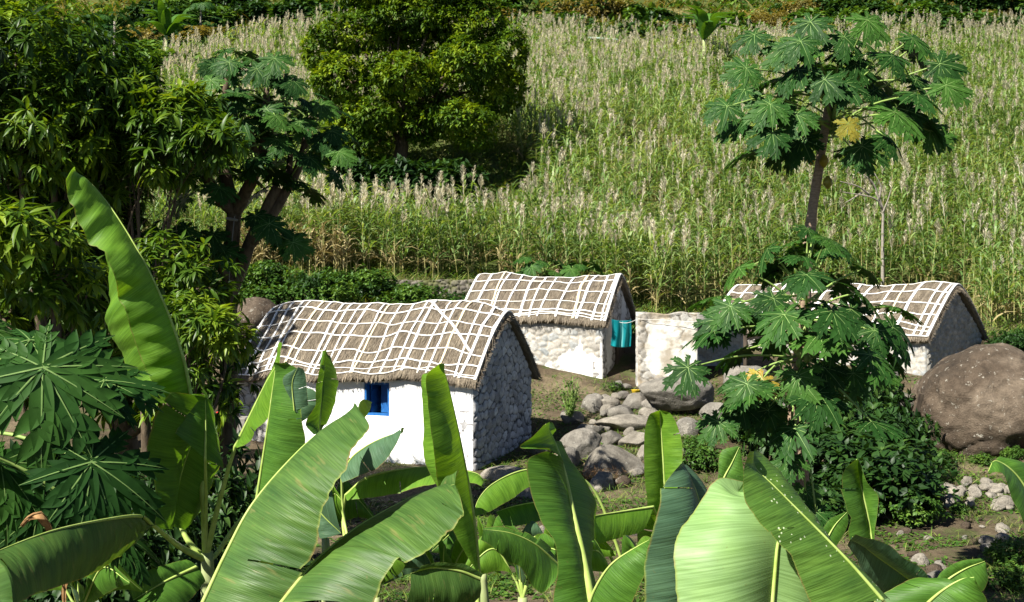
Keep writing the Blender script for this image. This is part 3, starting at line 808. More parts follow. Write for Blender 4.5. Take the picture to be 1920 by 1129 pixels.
def frames(dirs, ups):
    x = dirs / (np.linalg.norm(dirs, axis=1)[:, None] + 1e-9)
    y = np.cross(ups, x); y /= np.linalg.norm(y, axis=1)[:, None] + 1e-9
    z = np.cross(x, y)
    return np.stack([x, y, z], -1)       # columns

def cloud(mb, tmpl, pos, dirs, ups, size, m=0, rnd=None):
    V0, F0 = tmpl; n = len(pos)
    Rm = frames(dirs, ups)
    V = np.einsum('nij,kj->nki', Rm, V0) * np.asarray(size).reshape(-1, 1, 1) + pos[:, None]
    k = len(V0)
    Fa = (F0[None] + (np.arange(n) * k)[:, None, None]).reshape(-1, F0.shape[1])
    rnd = rng.uniform(0, 1, n) if rnd is None else rnd
    mb.add(V.reshape(-1, 3), Fa, m, np.repeat(rnd, k))

def rosettes(mb, tips, outs, per, size, tmpl, m=0, droop=.45, jit=.25, tip_rnd=None):
    """whorls of leaves round shoot tips"""
    n = len(tips)
    if tip_rnd is None: tip_rnd = np.clip(.5 + 1.0 * fbm(tips * 1.1, 12, 2) + rng.normal(0, .16, n), 0, 1)
    p = np.repeat(tips, per, 0); o = np.repeat(outs / (np.linalg.norm(outs, axis=1)[:, None] + 1e-9), per, 0)
    a = rng.normal(size=(n * per, 3)); a -= (a * o).sum(1)[:, None] * o
    a /= np.linalg.norm(a, axis=1)[:, None] + 1e-9
    d = a * rng.uniform(.6, 1.1, (n * per, 1)) + o * rng.uniform(.1, 1.0, (n * per, 1))
    d[:, 2] -= droop * rng.uniform(.3, 1.4, n * per)
    up = o * .5 + np.array([0, 0, 1.0]) + rng.normal(0, jit, (n * per, 3))
    base = np.repeat(rng.uniform(0, 1, n) if tip_rnd is None else tip_rnd, per)
    r_ = np.clip(base * .75 + rng.uniform(-.1, .35, n * per), 0, 1)
    cloud(mb, tmpl, p + d * .02, d, up, size * rng.uniform(.6, 1.2, n * per), m, r_)

def blob_tips(blobs, n, shell=.45):
    """shoot tips in/around ellipsoids; returns tips and outward directions"""
    w_ = np.array([b[3] * b[4] * b[5] for b in blobs]) ** .7; k = rng.choice(len(blobs), n, p=w_ / w_.sum())
    B = np.array([b[:6] for b in blobs], float)[k]
    d = rng.normal(size=(n, 3)); d /= np.linalg.norm(d, axis=1)[:, None]
    r_ = rng.uniform(shell, 1.0, n) ** .6
    bump = 1 + .50 * fbm(d * 2.6 + k[:, None] * 3.7, 3, 3) + np.where(rng.uniform(0, 1, n) < .06, rng.uniform(0, .35, n), 0)
    tips = B[:, :3] + d * B[:, 3:6] * (r_ * bump)[:, None]
    out = d / B[:, 3:6]; out /= np.linalg.norm(out, axis=1)[:, None]
    out[:, 2] += .35
    return tips, out

def limbs(mb, base, targets, r0, m=0, sway=.25, seg=8, start=.45):
    """trunk from base; limbs that fork off towards the crown's lobes"""
    base = np.asarray(base, float); T = np.asarray(targets, float)
    cen = T.mean(0); top = base + (cen - base) * .72
    tr = spline([base - np.array([0, 0, .5]), base, base + (top - base) * .5 + rng.normal(0, .12, 3) * [1, 1, .2], top], 18)
    mb.tube(tr, [r0 * 1.35, r0 * 1.05, r0 * .8, r0 * .45], seg, m, True, 1, .18)
    for q in T:
        k = rng.uniform(start, .92); a = tr[int(k * 17)]
        mid = a + (q - a) * .5 + rng.normal(0, sway, 3) + np.array([0, 0, .12 * np.linalg.norm(q - a)])
        pl = spline([a, mid, q], 12); mb.tube(pl, [r0 * .42, r0 * .25, r0 * .07], 6, m, False, 1, .12)
        for _ in range(3):
            b_ = pl[rng.integers(5, 11)]; e_ = b_ + rng.normal(0, 1, 3) * np.linalg.norm(q - a) * .08
            mb.tube(spline([b_, (b_ + e_) / 2 + rng.normal(0, .06, 3), e_], 6), [r0 * .14, r0 * .04], 5, m, False)

LEAF = strip_leaf(4, .24, .35, .35)
LEAF_S = strip_leaf(2, .42, .22, .25)
LEAF_R = strip_leaf(3, .55, .25, .2, .7)

def tree(name, label, cat, base, blobs, ntips, per, size, mat, r0, tmpl=LEAF, bark=M_BARK, group=None, droop=.45, shell=.45, limb_n=None, extra=None):
    e = empty(name, base, label, cat, group)
    mb = MB(); T = np.array([b[:3] for b in blobs])
    limbs(mb, base, T if limb_n is None else T[:limb_n], r0)
    obj("trunk", mb.mesh("trunk", bark), e)
    cb = MB(); tips, out = blob_tips(blobs, ntips, shell)
    rosettes(cb, tips, out, per, size, tmpl, 0, droop)
    if extra: extra(cb)
    obj("crown", cb.mesh("crown", mat), e)
    return e

def blob(px, py, d, rx, ry, rz): return (*P(px, py, d), rx, ry, rz)

# big spreading tree in the cane field
d = 55
bl = [blob(660, 60, d, 1.7, 1.8, 1.0), blob(760, 30, d + .5, 2.0, 2.0, 1.2), blob(880, 45, d + .5, 1.9, 2.0, 1.2), blob(640, 150, d - 1, 1.5, 1.6, 1.1),
      blob(760, 140, d - 2.3, 1.7, 1.4, 1.0), blob(880, 120, d - 1.6, 1.5, 1.6, 1.0), blob(930, 170, d, 1.4, 1.7, 1.2), blob(700, 215, d - 1.5, 1.3, 1.4, .8),
      blob(870, 225, d - 2.4, 1.5, 1.2, .85), blob(650, 235, d, 1.2, 1.3, .9), blob(800, 95, d + 2.5, 2.6, 2.0, 1.7), blob(890, 262, d - 2.0, .9, .9, .4), blob(700, -20, d + .5, 1.8, 1.8, 1.0), blob(850, -15, d + .5, 1.8, 1.8, 1.0), blob(800, 190, d + .5, 1.8, 1.5, 1.2), blob(690, 265, d - .8, 1.1, 1.2, .7), blob(640, 290, d - .6, .9, 1.0, .6), blob(790, 235, d - 1, 1.2, 1.2, .8), blob(950, 100, d, 1.0, 1.4, 1.3), blob(600, 100, d, .9, 1.2, 1.0)]
bx = (745 - 960) / F * d
tree("broad_tree", "big dark spreading tree alone in the cane field", "tree", (bx, d, gz(bx, d)), bl, 8600, 9, .27, M_MANGO_FAR, .34, LEAF_S, droop=.25, shell=.55)

# mango trees at the left
d = 17.5
bl = [blob(30, 100, d, 1.45, 1.57, 0.69), blob(180, 165, d + .5, 1.12, 1.23, 0.84), blob(90, 230, d, 1.23, 1.34, 1.01), blob(215, 225, d + 1, 0.67, 1.01, 0.78), blob(-100, 200, d, 1.57, 1.68, 0.86), blob(150, 330, d + 1, 1.12, 1.23, 1.01),
      blob(215, 360, d + 1.5, 0.51, 0.89, 0.89), blob(20, 400, d + 1.5, 1.57, 1.34, 1.34), blob(120, 500, d + 2, 1.57, 1.34, 1.34), blob(-60, 550, d + 1.5, 1.68, 1.34, 1.45), blob(205, 500, d + 2, 0.67, 1.01, 1.01), blob(30, 20, d + .6, 0.86, 1.12, 0.43), blob(120, 640, d + 2, 1.79, 1.12, 1.12), blob(250, 620, d + 2.5, 1.01, 1.01, 1.12)]
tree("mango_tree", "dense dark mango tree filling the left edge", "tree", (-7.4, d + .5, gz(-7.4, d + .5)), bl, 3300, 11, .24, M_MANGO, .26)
d = 17.5
bl = [blob(335, 240, d, .6, .7, .45), blob(400, 262, d - .4, .45, .6, .35), blob(310, 205, d, .5, .6, .30), blob(300, 300, d, .5, .6, .35), blob(365, 185, d + .3, .4, .5, .22), blob(240, 185, d + 1, .6, .6, .35), blob(150, 150, d + 1.5, .7, .7, .32), blob(75, 125, d + 2, .6, .6, .32), blob(225, 245, d + 1, .55, .6, .35), blob(120, 215, d + 1.5, .5, .6, .25)]  # left-hand blobs add a sunlit rim to the dark mango in brighter leaves
tree("mango_tree", "mango branches in a sunlit leaf colour against the forked papaya tree", "tree", (-5.9, d + 1, gz(-5.9, d + 1)), bl, 640, 11, .25, M_MANGO_SUNLIT, .08, shell=.2)
d = 10.5
bl = [blob(40, 425, d, .42, .45, .22), blob(100, 440, d + .2, .25, .3, .16), blob(10, 470, d, .4, .4, .22), blob(60, 520, d + .4, .45, .4, .25), blob(150, 540, d + .8, .4, .4, .3)]
tree("mango_tree", "sunlit young mango behind the tall bright banana leaf", "tree", (-4.6, d + .8, gz(-4.6, d + .8)), bl, 150, 11, .21, M_MANGO_SUNLIT, .07)
d = 14.5
bl = [blob(400, 610, d, .42, .4, .22), blob(350, 590, d + .2, .4, .4, .3), blob(430, 640, d + .1, .3, .3, .16), blob(330, 660, d + .4, .5, .4, .4), blob(370, 530, d + .8, .5, .4, .35), blob(310, 500, d + .8, .5, .4, .4)]
tree("mango_tree", "small mango sapling with drooping leaves left of the white hut", "tree", (-4.2, d + .6, gz(-4.2, d + .6)), bl, 260, 11, .21, M_MANGO_SUNLIT, .06)
d = 21
bl = [blob(100, 330, d, 1.5, 1.5, 1.5), blob(165, 440, d, 1.0, 1.2, 1.3), blob(60, 450, d, 1.8, 1.5, 1.8), blob(330, 560, d - 1, 1.0, 1.0, 1.2), blob(370, 680, d - 2, .9, .9, .9), blob(250, 640, d - 1, 1.2, 1.2, 1.3), blob(120, 620, d, 1.6, 1.4, 1.4), blob(340, 760, d - 2.5, .8, .8, .7)]
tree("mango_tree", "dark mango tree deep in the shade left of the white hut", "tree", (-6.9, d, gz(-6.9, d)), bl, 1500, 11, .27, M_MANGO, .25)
# tree just outside the frame that shades the left edge
bl = [(-12.7, 24.0, 11.2, 1.15, 1.15, .85), (-13.7, 23.4, 10.3, 1.2, 1.2, .9), (-13.5, 24.9, 10.4, 1.2, 1.2, .9), (-12.2, 24.2, 8.3, .9, .9, .9), (-13.2, 24.0, 9.2, 1.1, 1.1, .9)]
tree("mango_tree", "tall mango tree beyond the left edge that throws shade on the garden", "tree", (-13.6, 24.2, gz(-13.6, 24.2)), bl, 650, 10, .30, M_MANGO, .3)

# ------------------------------------------------------------------ papaya
def papaya_leaf_mesh(seed, mat=M_PAPAYA):
    """palmate leaf: blade plane xy, petiole joins at the origin, middle lobe along +x, length about 1 across"""
    r = np.random.default_rng(seed); mb = MB(); tone = r.uniform(.15, .85)
    cz, ph = r.uniform(.28, .55), r.uniform(0, 6)
    def zf(x, y):
        q = x * x + y * y; th = np.arctan2(y, x)
        return -cz * q + .05 * q ** .5 * np.sin(th * 3 + ph) * (q ** .5 / .6)
    lay = [0]
    def blade(ox, oy, ang, l, wid, n, pw, tone_, vein=True):
        x = np.linspace(0, 1, n); wv = wid * .5 * np.sin(PI * np.clip(x, .0, 1) ** pw) ** .9; wv[0] = max(wv[0], wid * .22); wv[-1] = .002
        bend = .06 * l * r.normal() * x ** 2
        cs, sn = math.cos(ang), math.sin(ang)
        def w3(u, v, up):
            X_ = ox + u * cs - v * sn; Y_ = oy + u * sn + v * cs
            return np.stack([X_, Y_, zf(X_, Y_) + up], -1)
        lay[0] += 1; z0 = .0012 * (lay[0] % 9)
        le = w3(x * l, bend + wv, z0 + .22 * wv + .02 * np.sin(x * 10 + ang * 3) * wv * 6 * wid); mi = w3(x * l, bend, z0 - .004); ri = w3(x * l, bend - wv, z0 + .22 * wv)
        V = np.stack([le, mi, ri], 1).reshape(-1, 3); Fq = []
        for i in range(n - 1):
            b = i * 3; Fq += [[b, b + 3, b + 4, b + 1], [b + 1, b + 4, b + 5, b + 2]]
        mb.add(V, Fq, 0, np.clip(tone_, 0, 1))
        if vein:
            vw = .0058 * (1 - x * .8)
            ve = np.stack([w3(x * l, bend + vw, z0 + .006), w3(x * l, bend - vw, z0 + .006)], 1).reshape(-1, 3)
            mb.add(ve, [[2 * i, 2 * i + 2, 2 * i + 3, 2 * i + 1] for i in range(n - 1)], 1, .5)
    angs = [-148, -104, -66, -32, 0, 32, 66, 104, 148]; lens = [.36, .50, .60, .67, .72, .67, .60, .50, .36]
    for a0, l0 in zip(angs, lens):
        aa = R(a0 + r.normal(0, 4)); l = l0 * r.uniform(.92, 1.08); tn = tone + r.uniform(-.12, .12)
        blade(0, 0, aa, l, .22 * l, 16, .72, tn)
        for t_, ll, wd_ in ((.36, .34, .15), (.55, .32, .14), (.73, .22, .11)):
            for sg in (-1, 1):
                if t_ < .4 and r.uniform() < .25: continue
                tt_ = t_ + r.uniform(-.04, .04)
                blade(tt_ * l * math.cos(aa), tt_ * l * math.sin(aa), aa + sg * R(r.uniform(30, 44)), ll * l * r.uniform(.8, 1.15), wd_ * l * 1.15, 8, .62, tn, False)
    k = 36; th = np.linspace(-2.75, 2.75, k); rad = .20 + .03 * np.cos(th * 9)
    V = np.vstack([[0, 0, -.002], np.stack([rad * np.cos(th), rad * np.sin(th), zf(rad * np.cos(th), rad * np.sin(th)) - .002], -1)])
    mb.add(V, [[0, i + 1, i + 2] for i in range(k - 1)], 0, tone)
    return mb.mesh("papaya_leaf", [mat, M_PAPAYA_VEIN])
PL = [papaya_leaf_mesh(i) for i in range(5)]
PLY = [papaya_leaf_mesh(20 + i, M_YELLOW) for i in range(2)]

def put_papaya_leaf(plant, root, base, outd, tilt_dir, size, me, sag=.12, roll=0.0, pr=.011):
    """leaf blade at 'base' with its petiole from 'root'; middle lobe along outd, blade normal near tilt_dir"""
    x = Vector(outd).normalized(); z = Vector(tilt_dir); y = z.cross(x).normalized(); z = x.cross(y)
    M = Matrix((x, y, z)).transposed().to_4x4()
    M = Matrix.Translation(Vector(base)) @ M @ Matrix.Rotation(roll, 4, 'X') @ Matrix.Diagonal((size, size, size, 1))
    lf = obj("leaf", me, plant, M)
    root = np.asarray(root, float); base = np.asarray(base, float)
    mid = (root + base) / 2 + np.array([0, 0, sag * np.linalg.norm(base - root)])
    mb = MB(); mb.tube(spline([root, mid, base], 9), [pr * 1.3, pr * .8], 6)
    obj("petiole", mb.mesh("petiole", M_PETIOLE), lf, None, M)
    return lf

def papaya_crown(plant, top, n, plen, size, el0=75, el1=-35, seed=0, spread=.0, stem_len=.5, yellow=0, thick=.012):
    r = np.random.default_rng(seed)
    for i in range(n):
        k = (i + .5) / n
        el = R(el0 + (el1 - el0) * k + r.normal(0, 7)); az = i * 2.39996 + r.normal(0, .25)
        root = np.asarray(top) + np.array([0, 0, -stem_len * k])
        l = plen * (.45 + .65 * min(1, k * 2.2)) * r.uniform(.58, 1.12)
        dv = np.array([math.cos(az) * math.cos(el), math.sin(az) * math.cos(el), math.sin(el)])
        base = root + dv * l
        hd = np.array([math.cos(az), math.sin(az), 0])
        dp = R(r.uniform(8, 50) if k > .2 else r.uniform(0, 30))
        outd = hd * math.cos(dp) + np.array([0, 0, -math.sin(dp)])
        nrm = hd * math.sin(dp) * .9 + np.array([0, 0, math.cos(dp)]) + r.normal(0, .18, 3)
        s = size * (.55 + .5 * min(1, k * 2)) * r.uniform(.85, 1.1)
        me = PLY[i % 2] if (n - i) <= yellow else PL[r.integers(0, 5)]
        put_papaya_leaf(plant, root, base, outd, nrm, s, me, .06, r.normal(0, .15), thick)

def fruit(plant, pts, size, mat):
    for p_ in pts:
        n = 10; x = np.linspace(0, 1, n)
        mb = MB(); mb.tube(np.stack([0 * x, 0 * x, -x * size], -1) + np.array(p_), size * .36 * np.sin(PI * np.clip(x, .06, .97)) ** .7, 10)
        obj("fruit", mb.mesh("fruit", mat), plant)
M_FRUIT = plain_mat("papaya_fruit", (.14, .22, .05), (.26, .32, .09), 8, .45, .05)

# tall papaya at the right
d = 14.0
tp = P(1556, 185, d); g0 = np.array([P(1500, 0, d)[0], d, 0]); g0[2] = gz(g0[0], d)
pp = empty("papaya_tree", g0, "tall papaya tree whose bare trunk rises above the other papaya", "papaya tree", "papaya trees")
mb = MB(); tr = spline([g0 - np.array([0, 0, .3]), P(1508, 620, d), P(1518, 440, d), P(1535, 320, d), tp], 40)
mb.tube(tr, [.11, .092, .08, .07, .045], 12, 0, True, 1, .12)
obj("trunk", mb.mesh("trunk", M_PBARK), pp)
papaya_crown(pp, P(1562, 180, d), 26, 1.0, .62, 64, -8, 4, 0, .52, 0)
r_ = np.random.default_rng(15)
for (px, py) in [(1507, 78), (1416, 128), (1456, 196), (1548, 150), (1660, 106), (1750, 160), (1694, 72), (1384, 200), (1686, 208), (1650, 258), (1724, 246), (1460, 250), (1524, 42), (1618, 38), (1430, 66), (1482, 88), (1600, 120), (1580, 70), (1400, 235), (1510, 262), (1740, 120), (1630, 170), (1500, 215), (1610, 275), (1700, 150)]:
    px = 1558 + (px - 1558) * 1.12; hd = (px - 1558) / 180.0
    put_papaya_leaf(pp, P(1558, 200 + r_.uniform(-20, 45), d), P(px, py, d - r_.uniform(.15, 1.0)), (hd * .75, -.35, -.62), (.2 * hd, -.72, .68), r_.uniform(.46, .58), PL[r_.integers(0, 5)], .08, r_.normal(0, .2))
put_papaya_leaf(pp, P(1560, 240, d), P(1590, 232, d - .95), (.2, -.25, -.9), (.1, -1, .3), .34, PLY[0])
fruit(pp, [P(1520, 285, d - .12), P(1545, 290, d - .1), P(1552, 330, d - .06)], .16, M_YELLOW)
# papaya in front of the long hut
d = 12.6
tp = P(1512, 520, d); g0 = np.array([P(1488, 0, d)[0], d, 0]); g0[2] = gz(g0[0], d)
pp = empty("papaya_tree", g0, "leafy papaya in front of the long grey hut, clusters of small fruit on its trunk", "papaya tree", "papaya trees")
mb = MB(); mb.tube(spline([g0 - np.array([0, 0, .3]), P(1485, 900, d), P(1492, 700, d), tp], 30), [.085, .07, .06, .035], 12, 0, True, 1, .12)
obj("trunk", mb.mesh("trunk", M_PBARK), pp)
papaya_crown(pp, P(1512, 505, d), 42, .95, .60, 80, -45, 9, 0, 1.15)
r_ = np.random.default_rng(5)
for (px, py, s) in [(1345, 600, .5), (1290, 690, .5), (1400, 720, .52), (1495, 705, .55), (1560, 625, .55), (1440, 770, .5), (1345, 790, .42), (1600, 700, .5), (1595, 580, .52), (1450, 560, .5), (1370, 575, .45), (1640, 620, .45), (1480, 860, .42), (1390, 760, .45), (1650, 690, .45), (1510, 920, .4), (1530, 960, .4), (1545, 690, .5)]:
    b = P(px, py, d - .5 + r_.uniform(-.25, .35))
    hd = np.array([px - 1490, 0, 0.0]); hd = hd / (abs(hd[0]) + 60)
    put_papaya_leaf(pp, P(1493, py - 20 if py < 700 else 700, d), b, (hd[0] * .6, -.45, -.85), (.15 * hd[0] - .1, -.75, .65), s * r_.uniform(.95, 1.1), PL[r_.integers(0, 5)], .05, r_.normal(0, .2))
put_papaya_leaf(pp, P(1492, 680, d), P(1428, 712, d - .55), (-.6, -.3, -.6), (-.1, -.8, .6), .42, PLY[1])
fruit(pp, [P(1503 + r_.uniform(-16, 16), 590 + i * 9, d - .13) for i in range(10)], .12, M_FRUIT)
# forked papaya tree at the left
d = 20.0
g0 = np.array([P(425, 0, d)[0], d, 0]); g0[2] = gz(g0[0], d)
pp = empty("papaya_tree", g0, "old papaya tree with a forked trunk and several crowns, behind the white hut's left end", "papaya tree", "papaya trees")
mb = MB(); fk = P(440, 385, d)
mb.tube(spline([g0 - np.array([0, 0, .3]), P(428, 700, d), P(430, 540, d), fk], 24), [.20, .165, .15, .13], 12, 0, True, 1, .15)
heads = [(352, 225, d - .3), (430, 130, d + .2), (500, 165, d - .4), (585, 215, d + .3), (470, 245, d - .8), (395, 300, d - .7), (545, 290, d + .5)]
for (hx, hy, hd) in heads:
    e_ = P(hx, hy, hd)
    a = fk if hx < 520 else P(470, 440, d)
    if hx >= 520: pass
    mb.tube(spline([a - np.array([0, 0, .15]), (a + e_) / 2 + np.array([np.sign(hx - 450) * .22, 0, -.05]), e_], 14), [.12, .085, .05], 9, 0, True, 1, .12)
mb.tube(spline([P(428, 560, d), P(452, 500, d), P(475, 440, d), P(520, 350, d)], 14), [.13, .12, .10, .09], 9, 0, True, 1, .12)
mb.tube(spline([P(430, 530, d), P(400, 480, d - .4), P(370, 440, d - .6)], 10), [.10, .06, .04], 8, 0, True, 1, .12)
obj("trunk", mb.mesh("trunk", M_BARK), pp)
for i, (hx, hy, hd) in enumerate(heads):
    papaya_crown(pp, P(hx, hy, hd), 13, .72, .60, 75, -35, 30 + i, 0, .4)
for i, (hx, hy) in enumerate([(365, 170), (430, 118), (482, 130), (550, 152), (602, 196), (562, 228), (500, 205), (445, 180), (622, 246), (636, 285), (520, 262), (455, 228), (405, 215), (580, 296), (395, 150), (515, 110), (330, 270), (350, 330), (480, 300)]):
    hd_ = (hx - 480) / 160
    put_papaya_leaf(pp, P(480 + (hx - 480) * .6, hy + 45, d), P(hx, hy, d - .5 - .2 * (i % 4)), (hd_ * .7, -.4, -.6), (.2 * hd_, -.7, .7), random.uniform(.5, .64), PL[i % 5], .08, random.gauss(0, .2))
for i, (hx, hy) in enumerate([(300, 440), (350, 430), (400, 440), (290, 490), (335, 500), (390, 510), (505, 420), (530, 445), (480, 405), (550, 455), (265, 450), (420, 470), (300, 540), (360, 560)]):
    b = P(hx, hy, d - 1.2 + .3 * (i % 3))
    put_papaya_leaf(pp, P(370 if hx < 450 else 470, 440, d - .5), b, (np.sign(hx - 400) * .6, -.4, -.6), (.1, -.6, .7), .62, PL[i % 5], .08, random.gauss(0, .2))
# near papaya at lower left
d = 8.4
g0 = np.array([-4.3, d + .2, 0]); g0[2] = gz(g0[0], d)
pp = empty("papaya_tree", g0, "young papaya at the lower left edge with broad shaded leaves", "papaya tree", "papaya trees")
mb = MB(); c0 = P(-120, 770, d + .1); mb.tube(spline([g0 - np.array([0, 0, .3]), (g0 + c0) / 2, c0], 16), [.08, .07, .05], 10, 0, True, 1, .1)
obj("trunk", mb.mesh("trunk", M_PBARK), pp)
for i, (px, py, dd_, ox, oz, nx, ny, nz, s) in enumerate([(80, 690, 6.0, .45, -.75, .1, -.70, .70, .74), (55, 640, 6.5, .9, -.30, .1, -.25, .95, .66), (195, 715, 6.5, .85, -.3, .1, -.45, .85, .50), (170, 868, 6.0, .5, -.62, .15, -.65, .75, .70),
        (-25, 615, 6.8, .5, -.4, 0, -.3, .95, .6), (0, 870, 6.9, .5, -.5, .1, -.3, .95, .62), (215, 1000, 6.9, .7, -.5, .1, -.4, .9, .50), (70, 960, 7.2, .4, -.7, 0, -.4, .9, .6)]):
    put_papaya_leaf(pp, c0 + np.array([0, 0, .1 * (i % 3) - .15]), P(px, py, dd_ + 2.0), (ox, -.15, oz), (nx, ny, nz), s * 1.42, PL[i % 5], .06, random.gauss(0, .12), .014)
# papaya crown behind hut 2
d = 40.0
g0 = P(1045, 560, d); g0[2] = gz(g0[0], d)
pp = empty("papaya_tree", g0, "low papaya crown just behind the beige hut's roof ridge", "papaya tree", "papaya trees")
mb = MB(); c0 = P(1045, 505, d); mb.tube(spline([g0 - np.array([0, 0, .3]), (g0 + c0) / 2, c0], 8), [.09, .06], 8); obj("trunk", mb.mesh("trunk", M_PBARK), pp)
papaya_crown(pp, P(1020, 508, d), 16, .95, .85, 60, -20, 71, 0, .3); papaya_crown(pp, P(1080, 512, d), 14, .9, .8, 60, -20, 72, 0, .3)
# far papayas at upper left
for (px, py0, py1, d, lab) in [(213, 150, 40, 70, "slender far papaya with pale trunk above the left mango tree"), (375, 70, 15, 88, "far papaya on the upper slope at top left")]:
    g0 = P(px, py0, d); g0[2] = min(gz(g0[0], d), g0[2])
    pp = empty("papaya_tree", g0, lab, "papaya tree", "papaya trees")
    c0 = P(px + 2, py1, d); mb = MB(); mb.tube(spline([g0 - np.array([0, 0, .3]), (g0 + c0) / 2, c0], 8), [.11, .07], 8); obj("trunk", mb.mesh("trunk", M_DEAD), pp)
    papaya_crown(pp, c0, 22, 1.1, 1.0, 75, -40, int(px), 0, 1.2)

# ------------------------------------------------------------------ banana plants
def banana_leaf(plant, M_, A_=None, B_=None, d=(8, 8), dA=None, dB=None, mat=M_BAN, pet=None, rib=.018, amp=.014, bulge=.03, N=150, seed=0, freq=9.0, ribfront=.004, tears=1):
    """M_ midrib, A_/B_ the two margins: lists of photo points, tip to base, each at its own depth range"""
    def poly(pp_, dd_):
        pp_ = list(pp_); k = np.linspace(0, 1, len(pp_)); ds = np.interp(k, np.linspace(0, 1, len(dd_)), dd_)
        return spline([P(x, y, z) for (x, y), z in zip(pp_, ds)], N)
    Mp = poly(M_, d)
    halves = []
    dA = dA or d; dB = dB or d
    if A_ is not None: halves.append((poly(A_, dA), 1))
    if B_ is not None: halves.append((poly(B_, dB), -1))
    if len(halves) == 1:           # the other half is folded back behind the visible one
        E = halves[0][0]
        o = (E - Mp) * np.array([.55, 0, .62]) + np.array([0, 1, 0]) * np.linalg.norm(E - Mp, axis=1)[:, None] * .75
        halves.append((Mp + o, -1))
    L = np.concatenate([[0], np.cumsum(np.linalg.norm(np.diff(Mp, axis=0), axis=1))])
    nv = 11; mb = MB(); tanv = np.gradient(Mp, axis=0); rt = np.random.default_rng(seed + 500)
    for E, sg in halves:
        v = np.linspace(0, 1, nv)
        G_ = Mp[:, None] + (E - Mp)[:, None] * v[None, :, None]
        nrm = np.cross(tanv, (E - Mp)); nrm /= np.linalg.norm(nrm, axis=1)[:, None] + 1e-9
        nrm = np.where((nrm[:, 1] > 0)[:, None], -nrm, nrm)
        wd = np.linalg.norm(E - Mp, axis=1)
        uu_ = L[:, None] + 0 * v
        rip = n2(uu_ * freq, v[None] * .9 + seed, seed + (3 if sg > 0 else 8), 3)
        G_ += nrm[:, None] * ((bulge * np.sin(PI * v)[None] * (wd / .25)[:, None]) + amp * rip * (v ** .7)[None] * np.clip(wd / .12, 0, 1)[:, None])[..., None]
        edge_j = .006 * n2(L * 40, L * 0 + seed, seed + 4, 2)
        G_ += (E - Mp)[:, None] * (edge_j[:, None] * (v ** 3)[None])[..., None] * 2
        kp = np.ones((N - 1, nv - 1), bool)
        for _ in range(tears):          # wind tears: slits from the margin towards the midrib
            ti = int(rt.uniform(.12, .85) * N); tv = int(rt.uniform(.25, .8) * (nv - 1)); kp[ti, tv:] = False
            fl = np.clip(1 - (np.arange(N) - ti - 1) / (N * .10), 0, 1) * (np.arange(N) > ti)
            G_ += nrm[:, None] * (fl[:, None] * .10 * wd[:, None] * (np.clip(v - v[tv], 0, 1) ** 1.2)[None] * rt.choice([-1, 1]))[..., None]
        V = G_.reshape(-1, 3); iv = np.arange(N * nv).reshape(N, nv)
        Qf = np.stack([iv[:-1, :-1], iv[1:, :-1], iv[1:, 1:], iv[:-1, 1:]], -1)[kp].reshape(-1, 4)
        co = np.stack([uu_ - .25 * v[None] * wd[:, None], v[None] * sg + 0 * uu_, 0 * uu_], -1).reshape(-1, 3)
        mb.add(V, Qf, 0, np.tile(v, N), co)
    lf = obj("leaf", mb.mesh("leaf", mat), plant)
    rb = MB(); pts = Mp.copy(); pts[:, 1] -= ribfront
    if pet:
        pts = np.vstack([pts[:-1], spline([Mp[-1]] + [P(*q) for q in pet], 40)])
    kk = np.linspace(0, 1, len(pts))
    nb = len(Mp)
    rad = np.concatenate([np.linspace(.12, .8, nb), np.linspace(.8, 1.5, len(pts) - nb)]) * rib if len(pts) > nb else np.linspace(.12, 1, nb) * rib
    rb.tube(pts, rad, 8)
    obj("midrib", rb.mesh("midrib", M_RIB), lf, None, Matrix.Identity(4))
    return lf

def banana(label, top, rad=.09, lean=(0, 0)):
    """plant whose pseudostem runs from the ground up to 'top' (photo x, y, depth)"""
    t_ = P(*top); g = np.array([t_[0] + lean[0], t_[1] + lean[1], 0]); g[2] = gz(g[0], g[1])
    e = empty("banana_plant", g, label, "banana plant", "banana plants in the foreground")
    mb = MB(); mb.tube(spline([g - np.array([0, 0, .2]), (g + t_) / 2 + np.array([.02, 0, 0]), t_], 20), [rad * 1.25, rad, rad * .6], 12, 0, True, 1, .1)
    obj("pseudostem", mb.mesh("pseudostem", M_STEM), e)
    return e

# A: left plant with the tall bright leaf
pA = banana("banana plant with one tall bright upright leaf, left of the white hut", (388, 1035, 9.5), .085)
st = (386, 1050, 9.5)
banana_leaf(pA, [(140, 329), (168, 342), (205, 385), (250, 455), (290, 530), (322, 605), (346, 680), (360, 748)],
            [(126, 336), (124, 352), (150, 415), (190, 470), (203, 500), (235, 575), (248, 625), (272, 690), (300, 745)],
            [(190, 380), (200, 430), (214, 500), (214, 560), (205, 620), (225, 670), (250, 710), (285, 752)], (9.3, 9.1, 9.3), (8.9, 8.85, 9.2), (9.5, 9.8, 9.6), M_BAN_YOUNG,
            [(368, 800, 9.35), (380, 930, 9.4), st], .020, .095, .045, seed=1, freq=5, tears=0)
banana_leaf(pA, [(384, 740), (382, 760), (376, 790), (360, 830), (342, 880), (330, 930), (318, 985)], [(372, 742), (330, 736), (312, 742), (285, 800), (276, 850), (290, 910), (290, 990)], [(392, 752), (405, 800), (412, 860), (398, 905), (385, 940), (372, 965), (345, 992)],
            (9.1, 9.2, 9.3), (8.8, 8.75, 8.9), (9.3, 9.6, 9.6), M_BAN, None, .012, .02, .05, seed=2)
banana_leaf(pA, [(385, 742), (386, 800), (385, 860)], [(378, 745), (345, 785), (328, 812)], [(388, 745), (405, 815), (420, 880)], (8.95, 8.95), (8.9, 8.85), (8.95, 9.1), M_BAN, [(386, 940, 9.3), st], .014, .012, .03, seed=3)
